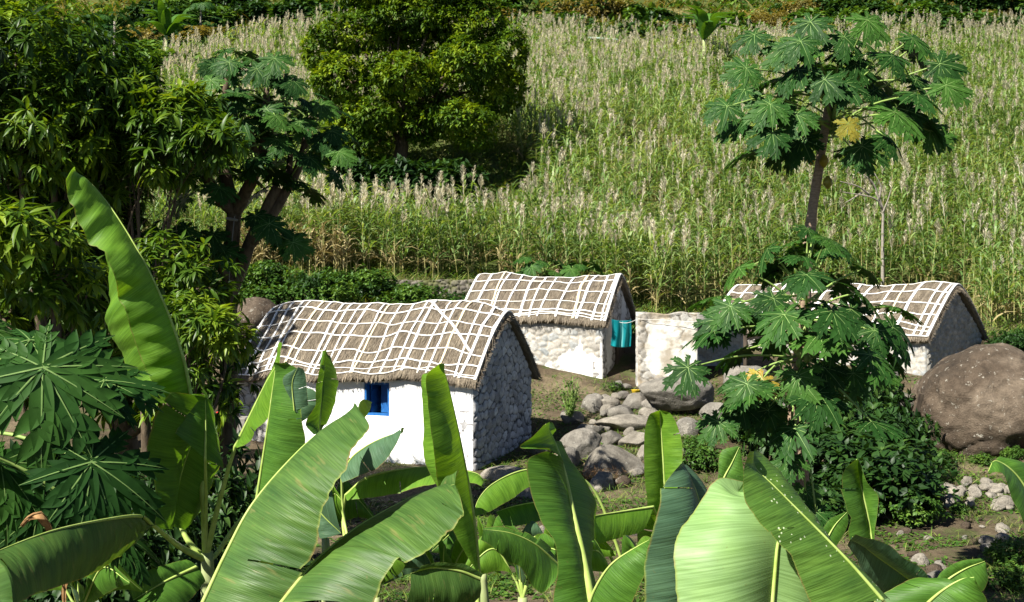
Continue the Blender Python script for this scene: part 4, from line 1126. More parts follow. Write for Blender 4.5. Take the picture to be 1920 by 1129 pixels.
banana_leaf(pA, [(-60, 1062), (0, 1032), (100, 995), (200, 974), (262, 968), (286, 984)], [(-30, 1180), (40, 1125), (95, 1105), (165, 1080), (225, 1042), (284, 990)], None, (6.2, 7.2, 8.6), (5.9, 6.9, 8.5), None, M_BAN_OLD,
            [(320, 1012, 9.0), (345, 1030, 9.3), st], .020, .016, .03, seed=4, freq=16)
banana_leaf(pA, [(527, 642), (520, 680), (498, 720), (470, 778), (441, 838)], [(528, 643), (524, 690), (508, 745), (502, 782), (480, 805), (470, 828), (446, 840)], [(526, 642), (512, 690), (474, 762), (455, 805), (440, 836)], (8.7, 8.9, 9.1), (8.6, 8.75, 9.0), (8.9, 9.0, 9.1), M_BAN_YOUNG,
            [(425, 890, 9.2), (400, 985, 9.4), st], .018, .012, .02, seed=5)
banana_leaf(pA, [(612, 657), (606, 700), (602, 745), (598, 808)], [(614, 660), (630, 700), (631, 735), (621, 775), (602, 808)], [(610, 660), (595, 710), (592, 755), (575, 795), (590, 815)], (9.9, 9.9), (10.1, 10.2), (9.7, 9.7), M_BAN,
            [(560, 890, 9.9), (459, 967, 9.7), (405, 1040, 9.6), st], .015, .016, .03, seed=6)
banana_leaf(pA, [(560, 735), (548, 762), (545, 790)], [(570, 725), (592, 735), (600, 765), (560, 795)], [(555, 738), (535, 765), (540, 795)], (10, 10), None, None, M_BAN_BLUE, None, .008, .02, .03, seed=26)
banana_leaf(pA, [(310, 905), (330, 960)], [(296, 905), (300, 960)], [(325, 900), (345, 955)], (9.6, 9.6), None, None, M_BAN_BLUE, [(350, 1010, 9.5), st], .02, .01, .02, seed=7)
banana_leaf(pA, [(250, 1125), (310, 1090), (370, 1062)], [(300, 1150), (350, 1130), (385, 1090)], [(230, 1090), (290, 1065), (350, 1050)], (8.8, 9.2), None, None, M_BAN, None, .016, .02, .03, seed=8)
# B: leaf with yellow edge in front of the wall
pB = banana("banana plant with one upright leaf folded at its tip, left of the blue window", (478, 1180, 8.3), .07)
banana_leaf(pB, [(518, 682), (510, 740), (502, 800), (490, 880), (478, 960)], [(522, 680), (556, 690), (560, 730), (566, 775), (572, 830), (560, 890), (520, 950)], None, (8.2, 8.2, 8.25), (8.0, 8.0, 8.2), None, M_BAN, [(476, 1060, 8.3), (478, 1180, 8.3)], .017, .010, .035, seed=9)
banana_leaf(pB, [(557, 690), (548, 720), (552, 770)], [(560, 688), (572, 700), (578, 760)], [(552, 692), (530, 715), (560, 775)], (7.95, 8.0), None, None, M_BAN_BLUE, None, .006, .01, .02, seed=10)
# C: the two big leaves rising from the bottom edge
pC = banana("banana plant with two broad streaked leaves rising from the bottom edge", (360, 1330, 5.0), .09)
banana_leaf(pC, [(673, 769), (605, 806), (538, 868), (472, 948), (425, 1035), (378, 1135)], [(675, 770), (692, 798), (678, 822), (662, 840), (648, 880), (622, 918), (602, 963), (592, 1026), (562, 1072), (520, 1140)], None, (5.5, 5.2, 5.0), (5.15, 4.85, 4.9), None, M_BAN_OLD,
            [(365, 1200, 5.0), (360, 1320, 5.0)], .013, .010, .03, seed=11, freq=22)
banana_leaf(pC, [(853, 908), (786, 926), (705, 967), (650, 1003), (596, 1048), (560, 1089), (520, 1140)], [(855, 909), (866, 945), (867, 972), (831, 1008), (790, 1040), (759, 1056), (748, 1046), (725, 1075), (695, 1140)], None, (5.4, 5.1, 4.8), (5.1, 4.75, 4.7), None, M_BAN_OLD,
            [(440, 1230, 4.9), (365, 1320, 5.0)], .012, .008, .03, seed=12, freq=22)
# D: upright leaf in front of the wall
pD = banana("banana plant with one tall pointed leaf before the white wall's right part", (896, 1230, 7.6), .08)
banana_leaf(pD, [(828, 681), (840, 720), (858, 800), (872, 870), (882, 925), (892, 1000), (898, 1072)], [(824, 682), (800, 706), (804, 755), (813, 845), (822, 908), (849, 994), (893, 1071)], [(826, 690), (800, 700), (791, 712), (794, 800), (797, 870), (850, 960), (897, 1072)], (7.4, 7.5, 7.6), (7.15, 7.25, 7.55), (7.6, 7.8, 7.65), M_BAN_YOUNG,
            [(896, 1130, 7.6), (896, 1220, 7.6)], .016, .010, .03, seed=13, tears=0)
banana_leaf(pD, [(905, 905), (898, 890), (870, 882), (815, 876), (760, 879), (690, 895), (648, 928)], [(908, 915), (890, 906), (865, 905), (820, 906), (770, 918), (705, 932), (650, 938)], None, (8.6, 9.0, 9.2), (8.4, 8.7, 9.1), None, M_BAN_YOUNG, [(645, 1000, 9.2), (700, 1250, 8.0), (880, 1300, 7.7)], .014, .012, .02, seed=14)
banana_leaf(pD, [(752, 809), (715, 822), (685, 838), (660, 858), (640, 890)], [(753, 812), (735, 845), (708, 878), (672, 892), (642, 905)], None, (8.8, 9.0), (8.6, 8.9), None, M_BAN_BLUE, [(650, 1000, 9.0), (720, 1250, 8.0), (890, 1300, 7.7)], .013, .01, .03, seed=15)
banana_leaf(pD, [(905, 992), (958, 1000), (1005, 1022), (1046, 1058)], [(902, 1012), (934, 1036), (955, 1055), (975, 1066), (1012, 1112), (1040, 1090)], [(908, 987), (962, 992), (1010, 1012), (1048, 1052)], (6.6, 6.9), (6.4, 6.7), (6.9, 7.1), M_BAN, [(1060, 1090, 7.0), (1000, 1180, 7.3), (905, 1240, 7.6)], .012, .012, .03, seed=16)
banana_leaf(pD, [(640, 1000), (600, 960), (560, 900)], [(620, 900), (600, 880), (590, 870)], [(600, 1010), (570, 960), (545, 930)], (9.3, 9.3), None, None, M_BAN_BLUE, None, .012, .02, .04, seed=17)
# E: centre leaf with thick pale midrib
pE = banana("banana plant with a torn bluish leaf and thick pale midrib, bottom centre", (1122, 1230, 6.4), .08)
banana_leaf(pE, [(1023, 795), (1040, 830), (1058, 885), (1075, 964), (1092, 1040), (1110, 1135)], [(1018, 798), (1000, 818), (974, 840), (1030, 842), (990, 862), (992, 905), (1013, 974), (1034, 1005), (1047, 1050), (1040, 1102), (1035, 1135)],
            [(1030, 800), (1056, 862), (1082, 888), (1102, 916), (1117, 942), (1113, 981), (1106, 1022), (1098, 1060), (1112, 1100), (1125, 1135)], (6.6, 6.5, 6.3), (6.3, 6.3, 6.2), (6.85, 6.9, 6.5), M_BAN, [(1115, 1180, 6.35), (1122, 1230, 6.4)], .034, .012, .03, seed=18, freq=14)
banana_leaf(pE, [(1228, 1008), (1199, 1022), (1147, 1057), (1115, 1105), (1100, 1150)], [(1230, 1012), (1232, 1035), (1209, 1078), (1182, 1135), (1150, 1170)], None, (5.9, 6.1), (5.8, 6.0), None, M_BAN, [(1115, 1230, 6.4)], .012, .01, .03, seed=19)
banana_leaf(pE, [(770, 1075), (810, 1065), (860, 1070), (900, 1085)], [(760, 1135), (800, 1150), (850, 1150), (900, 1120)], [(790, 1062), (830, 1055), (870, 1058), (905, 1075)], (7.0, 7.2), None, None, M_BAN_OLD, None, .012, .02, .04, seed=20)
# F: behind, in the middle
pF = banana("banana plant with an upright young leaf standing before the grey rocks", (1220, 1200, 10.2), .075)
banana_leaf(pF, [(1237, 769), (1241, 830), (1244, 880), (1245, 940), (1232, 1010), (1225, 1090)], [(1230, 771), (1216, 782), (1208, 828), (1209, 895), (1213, 947), (1198, 990), (1196, 1090)], [(1244, 770), (1262, 780), (1278, 828), (1278, 872), (1268, 930), (1262, 1000), (1240, 1090)], (10, 10, 10.1), (9.9, 9.85), (9.9, 9.85), M_BAN_YOUNG, [(1222, 1140, 10.2), (1220, 1200, 10.2)], .032, .012, .02, seed=21)
banana_leaf(pF, [(1100, 972), (1116, 967), (1165, 959), (1225, 950)], [(1095, 1030), (1106, 1026), (1150, 1012), (1205, 998)], None, (9.3, 9.8), (9.2, 9.7), None, M_BAN_YOUNG, [(1235, 1000, 10.1), (1222, 1180, 10.2)], .014, .008, .02, seed=22)
banana_leaf(pF, [(888, 962), (898, 935), (920, 910), (958, 889), (995, 880), (1040, 884)], [(889, 968), (915, 960), (935, 950), (962, 934), (995, 912), (1040, 906)], None, (9.4, 9.9), (9.3, 9.8), None, M_BAN_YOUNG, [(1120, 930, 10.1), (1210, 1190, 10.2)], .013, .010, .02, seed=23)
banana_leaf(pF, [(930, 960), (960, 950), (1005, 942), (1040, 945)], [(945, 985), (968, 986), (1008, 978), (1040, 970)], None, (9.7, 10), (9.6, 9.9), None, M_BAN, [(1120, 1000, 10.2), (1210, 1190, 10.2)], .012, .01, .02, seed=24)
# G: the big near leaves at lower right
pG = banana("near banana plant with a huge pale waxy leaf crossed by a speckled one, lower right", (1560, 1420, 4.4), .10)
banana_leaf(pG, [(1412, 848), (1416, 876), (1450, 910), (1496, 956), (1550, 1010), (1600, 1062), (1655, 1125)], [(1406, 846), (1394, 886), (1396, 933), (1411, 963), (1450, 1010), (1484, 1044), (1500, 1087), (1525, 1140)], [(1418, 842), (1450, 871), (1488, 917), (1519, 956), (1543, 988), (1567, 1030), (1614, 1072), (1668, 1125)], (4.14, 4.10, 4.05), (4.06, 4.0, 4.0), (4.24, 4.2, 4.15), M_BAN_SPECK,
            [(1720, 1220, 4.1), (1600, 1420, 4.35)], .0085, .006, .022, seed=27, freq=26)
banana_leaf(pG, [(1400, 905), (1440, 935), (1462, 985), (1456, 1035), (1447, 1135)], [(1395, 903), (1345, 898), (1300, 960), (1272, 1000), (1263, 1042), (1272, 1140)], [(1405, 905), (1470, 920), (1520, 990), (1530, 1060), (1540, 1140)], (4.24, 4.22, 4.18), (4.42, 4.26, 4.12), (4.42, 4.38, 4.34), M_BAN_PALE, [(1470, 1250, 4.5), (1550, 1420, 4.4)], .012, .010, .06, seed=28, freq=7, tears=0)
banana_leaf(pG, [(1276, 872), (1296, 900), (1312, 950), (1315, 1030), (1310, 1140)], [(1272, 873), (1242, 915), (1226, 985), (1211, 1060), (1206, 1140)], [(1285, 880), (1315, 915), (1340, 960), (1350, 1050), (1350, 1140)], (5.0, 5.0, 4.9), (4.9, 4.75, 4.7), (5.1, 5.2), M_BAN_BLUE, [(1400, 1270, 4.8), (1550, 1420, 4.4)], .012, .018, .05, seed=29, freq=9)
banana_leaf(pG, [(1386, 838), (1372, 868), (1355, 902), (1350, 940)], [(1384, 836), (1352, 848), (1346, 895), (1340, 940)], [(1388, 838), (1394, 880), (1396, 905), (1380, 940)], (6.2, 6.2), None, None, M_BAN, [(1400, 1100, 5.6), (1550, 1420, 4.5)], .010, .01, .03, seed=30)
banana_leaf(pG, [(1598, 1006), (1640, 1040), (1690, 1075), (1735, 1110)], [(1602, 1004), (1662, 1020), (1696, 1048), (1732, 1068), (1750, 1105)], [(1600, 1012), (1615, 1070), (1650, 1116), (1700, 1135)], (5.4, 5.6), (5.3, 5.5), (5.6, 5.7), M_BAN_BLUE, [(1740, 1200, 5.3), (1600, 1420, 4.5)], .010, .01, .05, seed=31)
banana_leaf(pG, [(1478, 1060), (1495, 1100), (1500, 1150)], [(1465, 1070), (1480, 1110), (1482, 1150)], [(1490, 1055), (1515, 1105), (1530, 1150)], (4.85, 4.8), None, None, M_BAN_YOUNG, None, .008, .01, .03, seed=36)
# H
pH = banana("banana plant with a small upright bright leaf before the dark shrubs at right", (1650, 1230, 8.2), .07)
banana_leaf(pH, [(1606, 861), (1615, 913), (1627, 971), (1637, 1020), (1645, 1090)], [(1602, 863), (1581, 884), (1579, 913), (1588, 956), (1596, 973), (1590, 1004), (1602, 1040), (1635, 1090)], [(1608, 862), (1619, 886), (1628, 906), (1647, 930), (1645, 963), (1640, 1010), (1652, 1090)], (8.1, 8.1), (7.95, 8.0), (8.0, 8.05), M_BAN, [(1650, 1220, 8.2)], .030, .010, .03, seed=32)
banana_leaf(pH, [(1588, 960), (1565, 985), (1545, 1020)], [(1590, 962), (1588, 990), (1565, 1030)], [(1584, 960), (1555, 975), (1535, 1005)], (8.3, 8.3), None, None, M_BAN, [(1560, 1100, 8.3), (1645, 1230, 8.2)], .010, .01, .02, seed=37)
# I
pI = banana("banana plant with two spreading dark leaves at the bottom right corner", (1740, 1330, 5.5), .08)
banana_leaf(pI, [(1826, 1082), (1800, 1087), (1765, 1108), (1735, 1135), (1720, 1160)], [(1800, 1092), (1766, 1092), (1722, 1083), (1680, 1100), (1640, 1130), (1660, 1160)], [(1828, 1084), (1835, 1100), (1850, 1128), (1830, 1150), (1780, 1170)], (5.3, 5.4), (5.5, 5.4), (5.2, 5.3), M_BAN, [(1735, 1300, 5.5)], .013, .01, .03, seed=33)
banana_leaf(pI, [(1846, 1052), (1810, 1066), (1775, 1088), (1758, 1110)], [(1838, 1047), (1800, 1052), (1765, 1072), (1750, 1100)], [(1850, 1060), (1852, 1090), (1836, 1112), (1790, 1125)], (6.2, 6.2), None, None, M_BAN, [(1745, 1200, 5.9), (1740, 1320, 5.5)], .010, .012, .03, seed=34)
# J
pJ = banana("banana plant reaching in at the right edge with one drooping leaf", (2010, 1250, 5.4), .08)
banana_leaf(pJ, [(1852, 884), (1866, 864), (1900, 885), (1930, 930), (1960, 1010)], [(1850, 888), (1882, 888), (1896, 932), (1915, 975), (1945, 1030)], [(1856, 880), (1875, 860), (1925, 872), (1965, 920), (1985, 1010)], (5.3, 5.4), (5.2, 5.3), (5.4, 5.5), M_BAN, [(1990, 1120, 5.4), (2010, 1250, 5.4)], .012, .01, .03, seed=35)
# small low plants between the big ones
for i, (px, py, d, lab) in enumerate([(610, 1010, 10.5, "low shaded banana sucker between the two streaked leaves and the wall"), (830, 1110, 9.6, "small banana sucker with pale stems at bottom centre"), (980, 1120, 8.8, "low banana sucker left of the torn bluish leaf"), (1310, 1130, 7.5, "low banana sucker hidden behind the huge pale leaf"), (705, 1120, 9.6, "low banana sucker behind the lower streaked leaf"), (1165, 1125, 8.6, "low banana sucker right of the torn bluish leaf"), (905, 1075, 10.6, "low banana sucker behind the tall pointed leaf's base"), (1060, 1090, 9.8, "low banana sucker half hidden by the torn bluish leaf"), (150, 1160, 8.2, "low dark banana sucker at the bottom left corner")]):
    pS = banana(lab, (px, py, d), .06)
    for k in range(5):
        az = k * 1.26 + i; ux, uy = math.cos(az), math.sin(az)
        w_ = 150 * 6 / d
        tipx, tipy = px + ux * w_ * 1.2, py - 25 - w_ * .55 * abs(uy)
        mid_ = (px + ux * w_ * .55, py - 35 - w_ * .55)
        bs = (px + ux * 12, py - 30)
        banana_leaf(pS, [(tipx, tipy), mid_, bs], [(tipx, tipy + 3), (mid_[0] + 18, mid_[1] + 42), (bs[0] + 4, bs[1] + 6)], [(tipx, tipy - 3), (mid_[0] - 12, mid_[1] - 28), (bs[0] - 4, bs[1] - 4)], (d + uy * .6, d + uy * .3, d), None, None, (M_BAN, M_BAN_YOUNG, M_BAN_BLUE)[k % 3], [(px, py, d)], .012, .012, .03, N=60, seed=60 + i * 7 + k)
# far banana clumps
def far_banana(px, py, d, lab, s=1.0):
    g = P(px, py, d); g[2] = min(g[2], gz(g[0], d))
    e = empty("banana_plant", g, lab, "banana plant")
    tp_ = P(px, py - 20 * s, d); mb = MB(); mb.tube([g - np.array([0, 0, .2]), (g + tp_) / 2, tp_], [.16, .1], 8); obj("pseudostem", mb.mesh("pseudostem", M_STEM), e)
    for k in range(14):
        az = k * 2.4; l = rng.uniform(1.5, 2.2) * s; ux, uy = math.cos(az), math.sin(az)
        el = rng.uniform(.3, 1.25)
        p0 = tp_; p1 = tp_ + np.array([ux * l * .45 * math.cos(el), uy * l * .45, l * .62 * math.sin(el) + .25]); p2 = p1 + np.array([ux * l * .5, uy * l * .4, l * (.35 * math.sin(el) - .25)])
        Mp = spline([p0, p1, p2], 14); x = np.linspace(0, 1, 14); wv_ = .26 * s * np.sin(PI * np.clip(x, .03, .98) ** .8)
        sd = np.array([-uy, ux, 0]); mb = MB()
        V = np.stack([Mp + sd * wv_[:, None] - np.array([0, 0, .3]) * wv_[:, None], Mp, Mp - sd * wv_[:, None] - np.array([0, 0, .3]) * wv_[:, None]], 1).reshape(-1, 3)
        Fq = []
        for i in range(13): b = i * 3; Fq += [[b, b + 3, b + 4, b + 1], [b + 1, b + 4, b + 5, b + 2]]
        mb.add(V, Fq, 0, .5, np.stack([np.repeat(x * l, 3), np.tile([1, 0, -1], 14), np.zeros(42)], -1)); obj("leaf", mb.mesh("leaf", M_BAN), e)
far_banana(312, 95, 78, "far banana clump at the upper left edge of the cane field", 1.4)
far_banana(1320, 105, 78, "far banana clump left of the tall papaya's crown", 1.5)
# withered leaf at lower left
mb = MB(); x = np.linspace(0, 1, 22); mp = spline([P(40, 985, 7.6), P(55, 968, 7.5), P(80, 962, 7.5), P(98, 1000, 7.6), P(118, 1050, 7.7), P(120, 1140, 7.8)], 22)
wv_ = .05 * np.sin(PI * np.clip(x, .03, .95)) + .01
V = np.stack([mp + np.array([-.6, .3, -.9]) * wv_[:, None] * (1 + .3 * np.sin(x * 30))[:, None], mp, mp + np.array([.7, -.2, -.8]) * wv_[:, None] * (1 + .3 * np.cos(x * 26))[:, None]], 1).reshape(-1, 3)
Fq = []
for i in range(21): b = i * 3; Fq += [[b, b + 3, b + 4, b + 1], [b + 1, b + 4, b + 5, b + 2]]
mb.add(V, Fq); mb.tube(mp, .008, 6)
obj("leaf", mb.mesh("withered_leaf", M_BROWNLEAF), pA)

# ------------------------------------------------------------------ sugar cane
def cane_template(seed, tassel, dry=.07, h=2.5, nleaf=15):
    r = np.random.default_rng(seed); mb = MB()
    lean = r.normal(0, .10, 2)
    ax = lambda z: np.array([lean[0] * z * z * .12, lean[1] * z * z * .12, z])
    mb.tube([ax(0), ax(h * .5), ax(h)], [.018, .014, .008], 3, 2, False)
    for i in range(nleaf):
        z = h * (.16 + .80 * (i + r.uniform(0, .8)) / nleaf); az = r.uniform(0, 2 * PI); l = r.uniform(.7, 1.25); el = r.uniform(.85, 1.35)
        d = np.array([math.cos(az), math.sin(az), 0]); x = np.linspace(0, 1, 5)
        pts = ax(z) + (x * l * math.cos(el) * (1 + .6 * x))[:, None] * d + np.array([0, 0, 1.0]) * (l * (math.sin(el) * x - .62 * x ** 2.6))[:, None]
        sd = np.array([-d[1], d[0], 0]) * 1.0 + r.normal(0, .3, 3); wv_ = .028 * np.array([.6, 1, .9, .6, .08])
        V = np.stack([pts + sd * wv_[:, None], pts - sd * wv_[:, None]], 1).reshape(-1, 3)
        mb.add(V, [[2 * k, 2 * k + 2, 2 * k + 3, 2 * k + 1] for k in range(4)], 1 if (i / nleaf < dry) else 0, r.uniform(0, 1))
    tb = MB()
    if tassel:
        th = r.uniform(.6, .85)
        b = ax(h); dirn = ax(h + .3) - b; dirn /= np.linalg.norm(dirn)
        tb.tube([b, b + dirn * th * .5, b + dirn * th], [.012, .01, .004], 3, 0, False)
        for i in range(30):
            q = r.uniform(.12, .95); az = r.uniform(0, 2 * PI); d = np.array([math.cos(az), math.sin(az), 0])
            l = (.27 * (1 - q) ** .7 + .05); a = b + dirn * th * q
            e = a + d * l * .62 + np.array([0, 0, l * .72]); sd = np.array([-d[1], d[0], .0]) * .019
            m_ = (a + e) / 2 + d * .01
            tb.add(np.stack([a - sd * .4, a + sd * .4, m_ + sd, m_ - sd, e]), np.array([[0, 1, 2, 3]]), 0, r.uniform(0, 1))
            tb.add(np.stack([m_ - sd, m_ + sd, e]), np.array([[0, 1, 2]]), 0, r.uniform(0, 1))
    return mb, tb
CT = [cane_template(100 + i, i < 6) for i in range(9)]
CTD = [cane_template(130 + i, False, .9, 1.7, 11) for i in range(3)]

def edge_d(px):
    return np.interp(px, [-200, 250, 450, 900, 1150, 1250, 1380, 1800, 1850, 2200], [41, 41, 41, 40.6, 40.5, 40, 43.5, 43.5, 38.5, 38.5])
def far_d(px):
    return np.interp(px, [-200, 200, 350, 600, 1000, 1200, 1350, 1500, 2200], [58, 66, 78, 92, 94, 92, 88, 93, 95])
n = 15500
dd = np.sqrt(rng.uniform(38.5 ** 2, 96 ** 2, n)); px = rng.uniform(-60, 1990, n); xx = (px - 960) / F * dd
ok = (dd > edge_d(px)) & (dd < far_d(px))
gx = (800 - 960) / F * 52
ok &= ~((((xx - gx) / 5.2) ** 2 + ((dd - 52.5) / 8.3) ** 2) < 1)          # clearing under the big tree
ok &= ~(n2(xx * .16, dd * .10, 77, 2) > .62)
ok &= ~((px < 300) & (dd > 58))
xx, dd, px = xx[ok], dd[ok], px[ok]
zz = ground(xx, dd)
kind = rng.integers(0, len(CT), len(xx))
tas = n2(xx * .1, dd * .08, 55, 2)
front = dd - edge_d(px)
field = MB()
for k in range(len(CT)):
    s_ = kind == k
    if not s_.any(): continue
    m_ = s_.sum()
    az = rng.uniform(0, 2 * PI, m_); sc_ = rng.uniform(.75, 1.12, m_); tilt = rng.normal(0, .07, (m_, 2)) + np.array([.03, 0])
    X_ = np.stack([np.cos(az), np.sin(az), 0 * az], -1); U_ = np.stack([tilt[:, 0], tilt[:, 1], 1 + 0 * az], -1)
    pos = np.stack([xx[s_], dd[s_], zz[s_] - .05], -1)
    for part, isT in ((CT[k][0], 0), (CT[k][1], 1)):
        if not part.V: continue
        V0 = np.concatenate(part.V); r0 = np.concatenate(part.rnd)
        keep = np.ones(m_, bool) if not isT else (rng.uniform(0, 1, m_) < np.clip(.74 + 1.0 * tas[s_], .18, 1))
        Rm = frames(X_[keep], U_[keep]); mm = keep.sum()
        V = np.einsum('nij,kj->nki', Rm, V0) * sc_[keep][:, None, None] + pos[keep][:, None]
        rn = np.clip(r0[None] * .6 + rng.uniform(-.15, .5, (mm, 1)) + .35 * n2(xx[s_][keep] * .2, dd[s_][keep] * .12, 91, 2)[:, None], 0, 1)
        off = field.n
        field.V.append(V.reshape(-1, 3)); field.rnd.append(rn.ravel()); field.co.append(np.zeros((mm * len(V0), 3)))
        acc = 0
        for Fp, Mp_ in zip(part.F, part.M):
            Fa = (Fp[None] + (np.arange(mm) * len(V0))[:, None, None]).reshape(-1, Fp.shape[1])
            field.F.append(Fa + off); field.M.append(np.tile(Mp_ if not isT else np.full(len(Fp), 3), mm))
        field.n += mm * len(V0)
# faces must be grouped by size before building
def regroup(mb):
    out = {}
    for f_, m_ in zip(mb.F, mb.M): out.setdefault(f_.shape[1], []).append((f_, m_))
    mb.F = [np.vstack([a for a, _ in v]) for v in out.values()]; mb.M = [np.concatenate([b for _, b in v]) for v in out.values()]
regroup(field)
tag(obj("sugarcane_field", field.mesh("sugarcane_field", [M_CANE, M_CANE_DRY, M_STALK, M_TASSEL], False)), "slope of tasselled sugar cane behind the huts", "cane field", None, "stuff")
# front-row canes that stand out one by one
CM = []
for k in range(6):
    CM.append((CT[k][0].mesh("cane", [M_CANE, M_CANE_DRY, M_STALK], False), CT[k][1].mesh("tassel", M_TASSEL, False)))
proto = []
for i in range(150):
    px_ = random.uniform(470, 1330); d_ = float(edge_d(px_)) - .2 + random.uniform(0, 4.2); x_ = (px_ - 960) / F * d_
    cm = CM[i % 6]
    o = obj("sugarcane", cm[0], None, TRS((x_, d_, gz(x_, d_) - .05), (random.gauss(0, .05), random.gauss(0, .05), random.uniform(0, 6)), random.uniform(.78, 1.05)))
    tag(o, "tall flowering sugar cane with feathery beige tassel at the field's front edge", "sugar cane", "sugar canes along the front of the field")
    tcp = bpy.data.objects.new("tassel", cm[1]); COL.objects.link(tcp); tcp.parent = o
# dry cane trash at the front edge
dc = MB()
n = 126; px = np.concatenate([rng.uniform(440, 660, 110), rng.uniform(660, 1250, 16)]); dd = edge_d(px) + rng.uniform(-.5, 1.2, n); xx = (px - 960) / F * dd; zz = ground(xx, dd)
for i in range(n):
    part = CTD[i % 3][0]; V0 = np.concatenate(part.V); az = rng.uniform(0, 6.28); s_ = rng.uniform(.6, 1.1)
    Rz = np.array([[math.cos(az), -math.sin(az), 0], [math.sin(az), math.cos(az), 0], [0, 0, 1]])
    off = dc.n
    dc.V.append((V0 @ Rz.T) * s_ + np.array([xx[i], dd[i], zz[i]])); dc.rnd.append(np.concatenate(part.rnd)); dc.co.append(np.zeros((len(V0), 3)))
    for f_, m_ in zip(part.F, part.M): dc.F.append(f_ + off); dc.M.append(m_)
    dc.n += len(V0)
regroup(dc)
tag(obj("dry_cane_leaves", dc.mesh("dry_cane_leaves", [M_CANE, M_CANE_DRY, M_STALK], False)), "straw-coloured dead cane leaves along the front edge of the field", "dry leaves", None, "stuff")

# ------------------------------------------------------------------ shrubs, weeds, grass
def shrub_mesh(seed, mat, ntips=330, per=7, size=.10, flatz=.8):
    global rng
    keep = rng; rng = np.random.default_rng(seed)
    bl = [(rng.uniform(-.55, .55), rng.uniform(-.55, .55), rng.uniform(.35, .75) * flatz, *(rng.uniform(.35, .6) * np.array([1, 1, .8 * flatz]))) for _ in range(6)]
    cb = MB(); tips, out = blob_tips(bl, ntips, .3); tips[:, 2] = np.abs(tips[:, 2]); rosettes(cb, tips, out, per, size, LEAF_R, 0, .2)
    fm = cb.mesh("foliage", mat)
    sb = MB()
    for b in bl:
        q = np.array(b[:3]); sb.tube(spline([np.array([0, 0, -.15]), q * .45 + rng.normal(0, .06, 3), q], 8), [.035, .012], 5)
    rng = keep
    return fm, sb.mesh("stem", M_BARK)
SH = {k: [shrub_mesh(300 + 10 * j + i, m, *a) for i in range(2)] for j, (k, m, a) in enumerate([("g", M_SHRUB, (330, 7, .11)), ("d", M_SHRUB_DARK, (330, 7, .12)), ("y", M_SHRUB_DRY, (260, 7, .10)), ("f", M_SHRUB, (240, 8, .20)), ("h", M_SHRUB_DARK, (240, 8, .20))])}
def shrub(px, py, d, s, kind, label, group=None, name="shrub", sz=None, gnd=True):
    p_ = P(px, py, d)
    if gnd: p_[2] = gz(p_[0], d)
    e = empty(name, p_, label, "shrub", group)
    fm, sm_ = random.choice(SH[kind])
    M = TRS(p_, (0, 0, random.uniform(0, 6)), (s, s, sz or s * random.uniform(.75, 1)))
    obj("foliage", fm, e, M); obj("stem", sm_, e, M)
    return e
# behind the white hut
lab = "green bush in the row behind the white hut's roof"
for i in range(17):
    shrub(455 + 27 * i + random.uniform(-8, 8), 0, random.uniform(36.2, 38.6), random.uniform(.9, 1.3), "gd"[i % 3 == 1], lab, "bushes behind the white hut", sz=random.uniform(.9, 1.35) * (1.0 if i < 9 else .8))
for px in (1190, 1215): shrub(px, 0, 38.2, .9, "g", "bright bush right of the beige hut's gable", "bushes beside the beige hut")
for px in (1855, 1880, 1905, 1930, 1960): shrub(px, 0, 35 + (px % 7) * .3, .75, "d", "low dark bush at the field edge right of the long hut", "bushes right of the long hut")
# yard and right bank
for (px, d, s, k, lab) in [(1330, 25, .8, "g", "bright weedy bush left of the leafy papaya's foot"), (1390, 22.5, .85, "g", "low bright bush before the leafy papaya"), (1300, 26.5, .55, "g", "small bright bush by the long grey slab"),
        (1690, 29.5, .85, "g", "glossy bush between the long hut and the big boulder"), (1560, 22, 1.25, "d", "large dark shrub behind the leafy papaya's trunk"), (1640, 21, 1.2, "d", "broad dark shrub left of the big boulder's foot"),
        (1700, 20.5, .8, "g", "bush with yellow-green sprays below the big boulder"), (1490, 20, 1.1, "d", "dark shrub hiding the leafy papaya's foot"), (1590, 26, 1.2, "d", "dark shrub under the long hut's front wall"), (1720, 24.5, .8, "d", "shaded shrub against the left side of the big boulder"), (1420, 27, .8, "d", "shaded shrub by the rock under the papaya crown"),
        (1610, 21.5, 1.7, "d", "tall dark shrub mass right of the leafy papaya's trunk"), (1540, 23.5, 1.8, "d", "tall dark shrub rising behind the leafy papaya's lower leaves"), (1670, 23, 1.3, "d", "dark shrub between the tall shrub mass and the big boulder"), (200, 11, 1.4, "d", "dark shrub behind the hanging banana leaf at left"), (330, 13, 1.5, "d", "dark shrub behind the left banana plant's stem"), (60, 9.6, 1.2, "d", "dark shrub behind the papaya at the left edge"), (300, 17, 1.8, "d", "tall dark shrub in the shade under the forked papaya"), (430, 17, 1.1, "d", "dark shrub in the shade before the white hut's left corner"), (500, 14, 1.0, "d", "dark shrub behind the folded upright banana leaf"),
        (1765, 25.9, .4, "g", "small weed clump at the foot of the big boulder, left part"), (1840, 25.7, .35, "g", "small weed clump at the foot of the big boulder, middle"), (1905, 25.8, .4, "g", "small weed clump at the foot of the big boulder, by the frame edge"),
        (1900, 17.2, .5, "g", "low leafy weed clump at the right edge of the bank"), (1890, 15.8, .5, "g", "leafy weed clump at the bottom right corner"), (1800, 21.5, .32, "g", "small weed among the heaped stones"), (1150, 32.9, .36, "g", "small leafy bush by the beige hut's gable corner"), (540, 20, .9, "d", "dark shrub hidden in the shade before the white hut"), (380, 18, 1.2, "d", "dark shrub in the deep shade left of the white hut"), (240, 15, 1.2, "d", "dark shrub under the mango trees"), (80, 12, 1.0, "d", "dark shrub below the mango at the left edge")]:
    shrub(px, 0, d, s, k, lab)
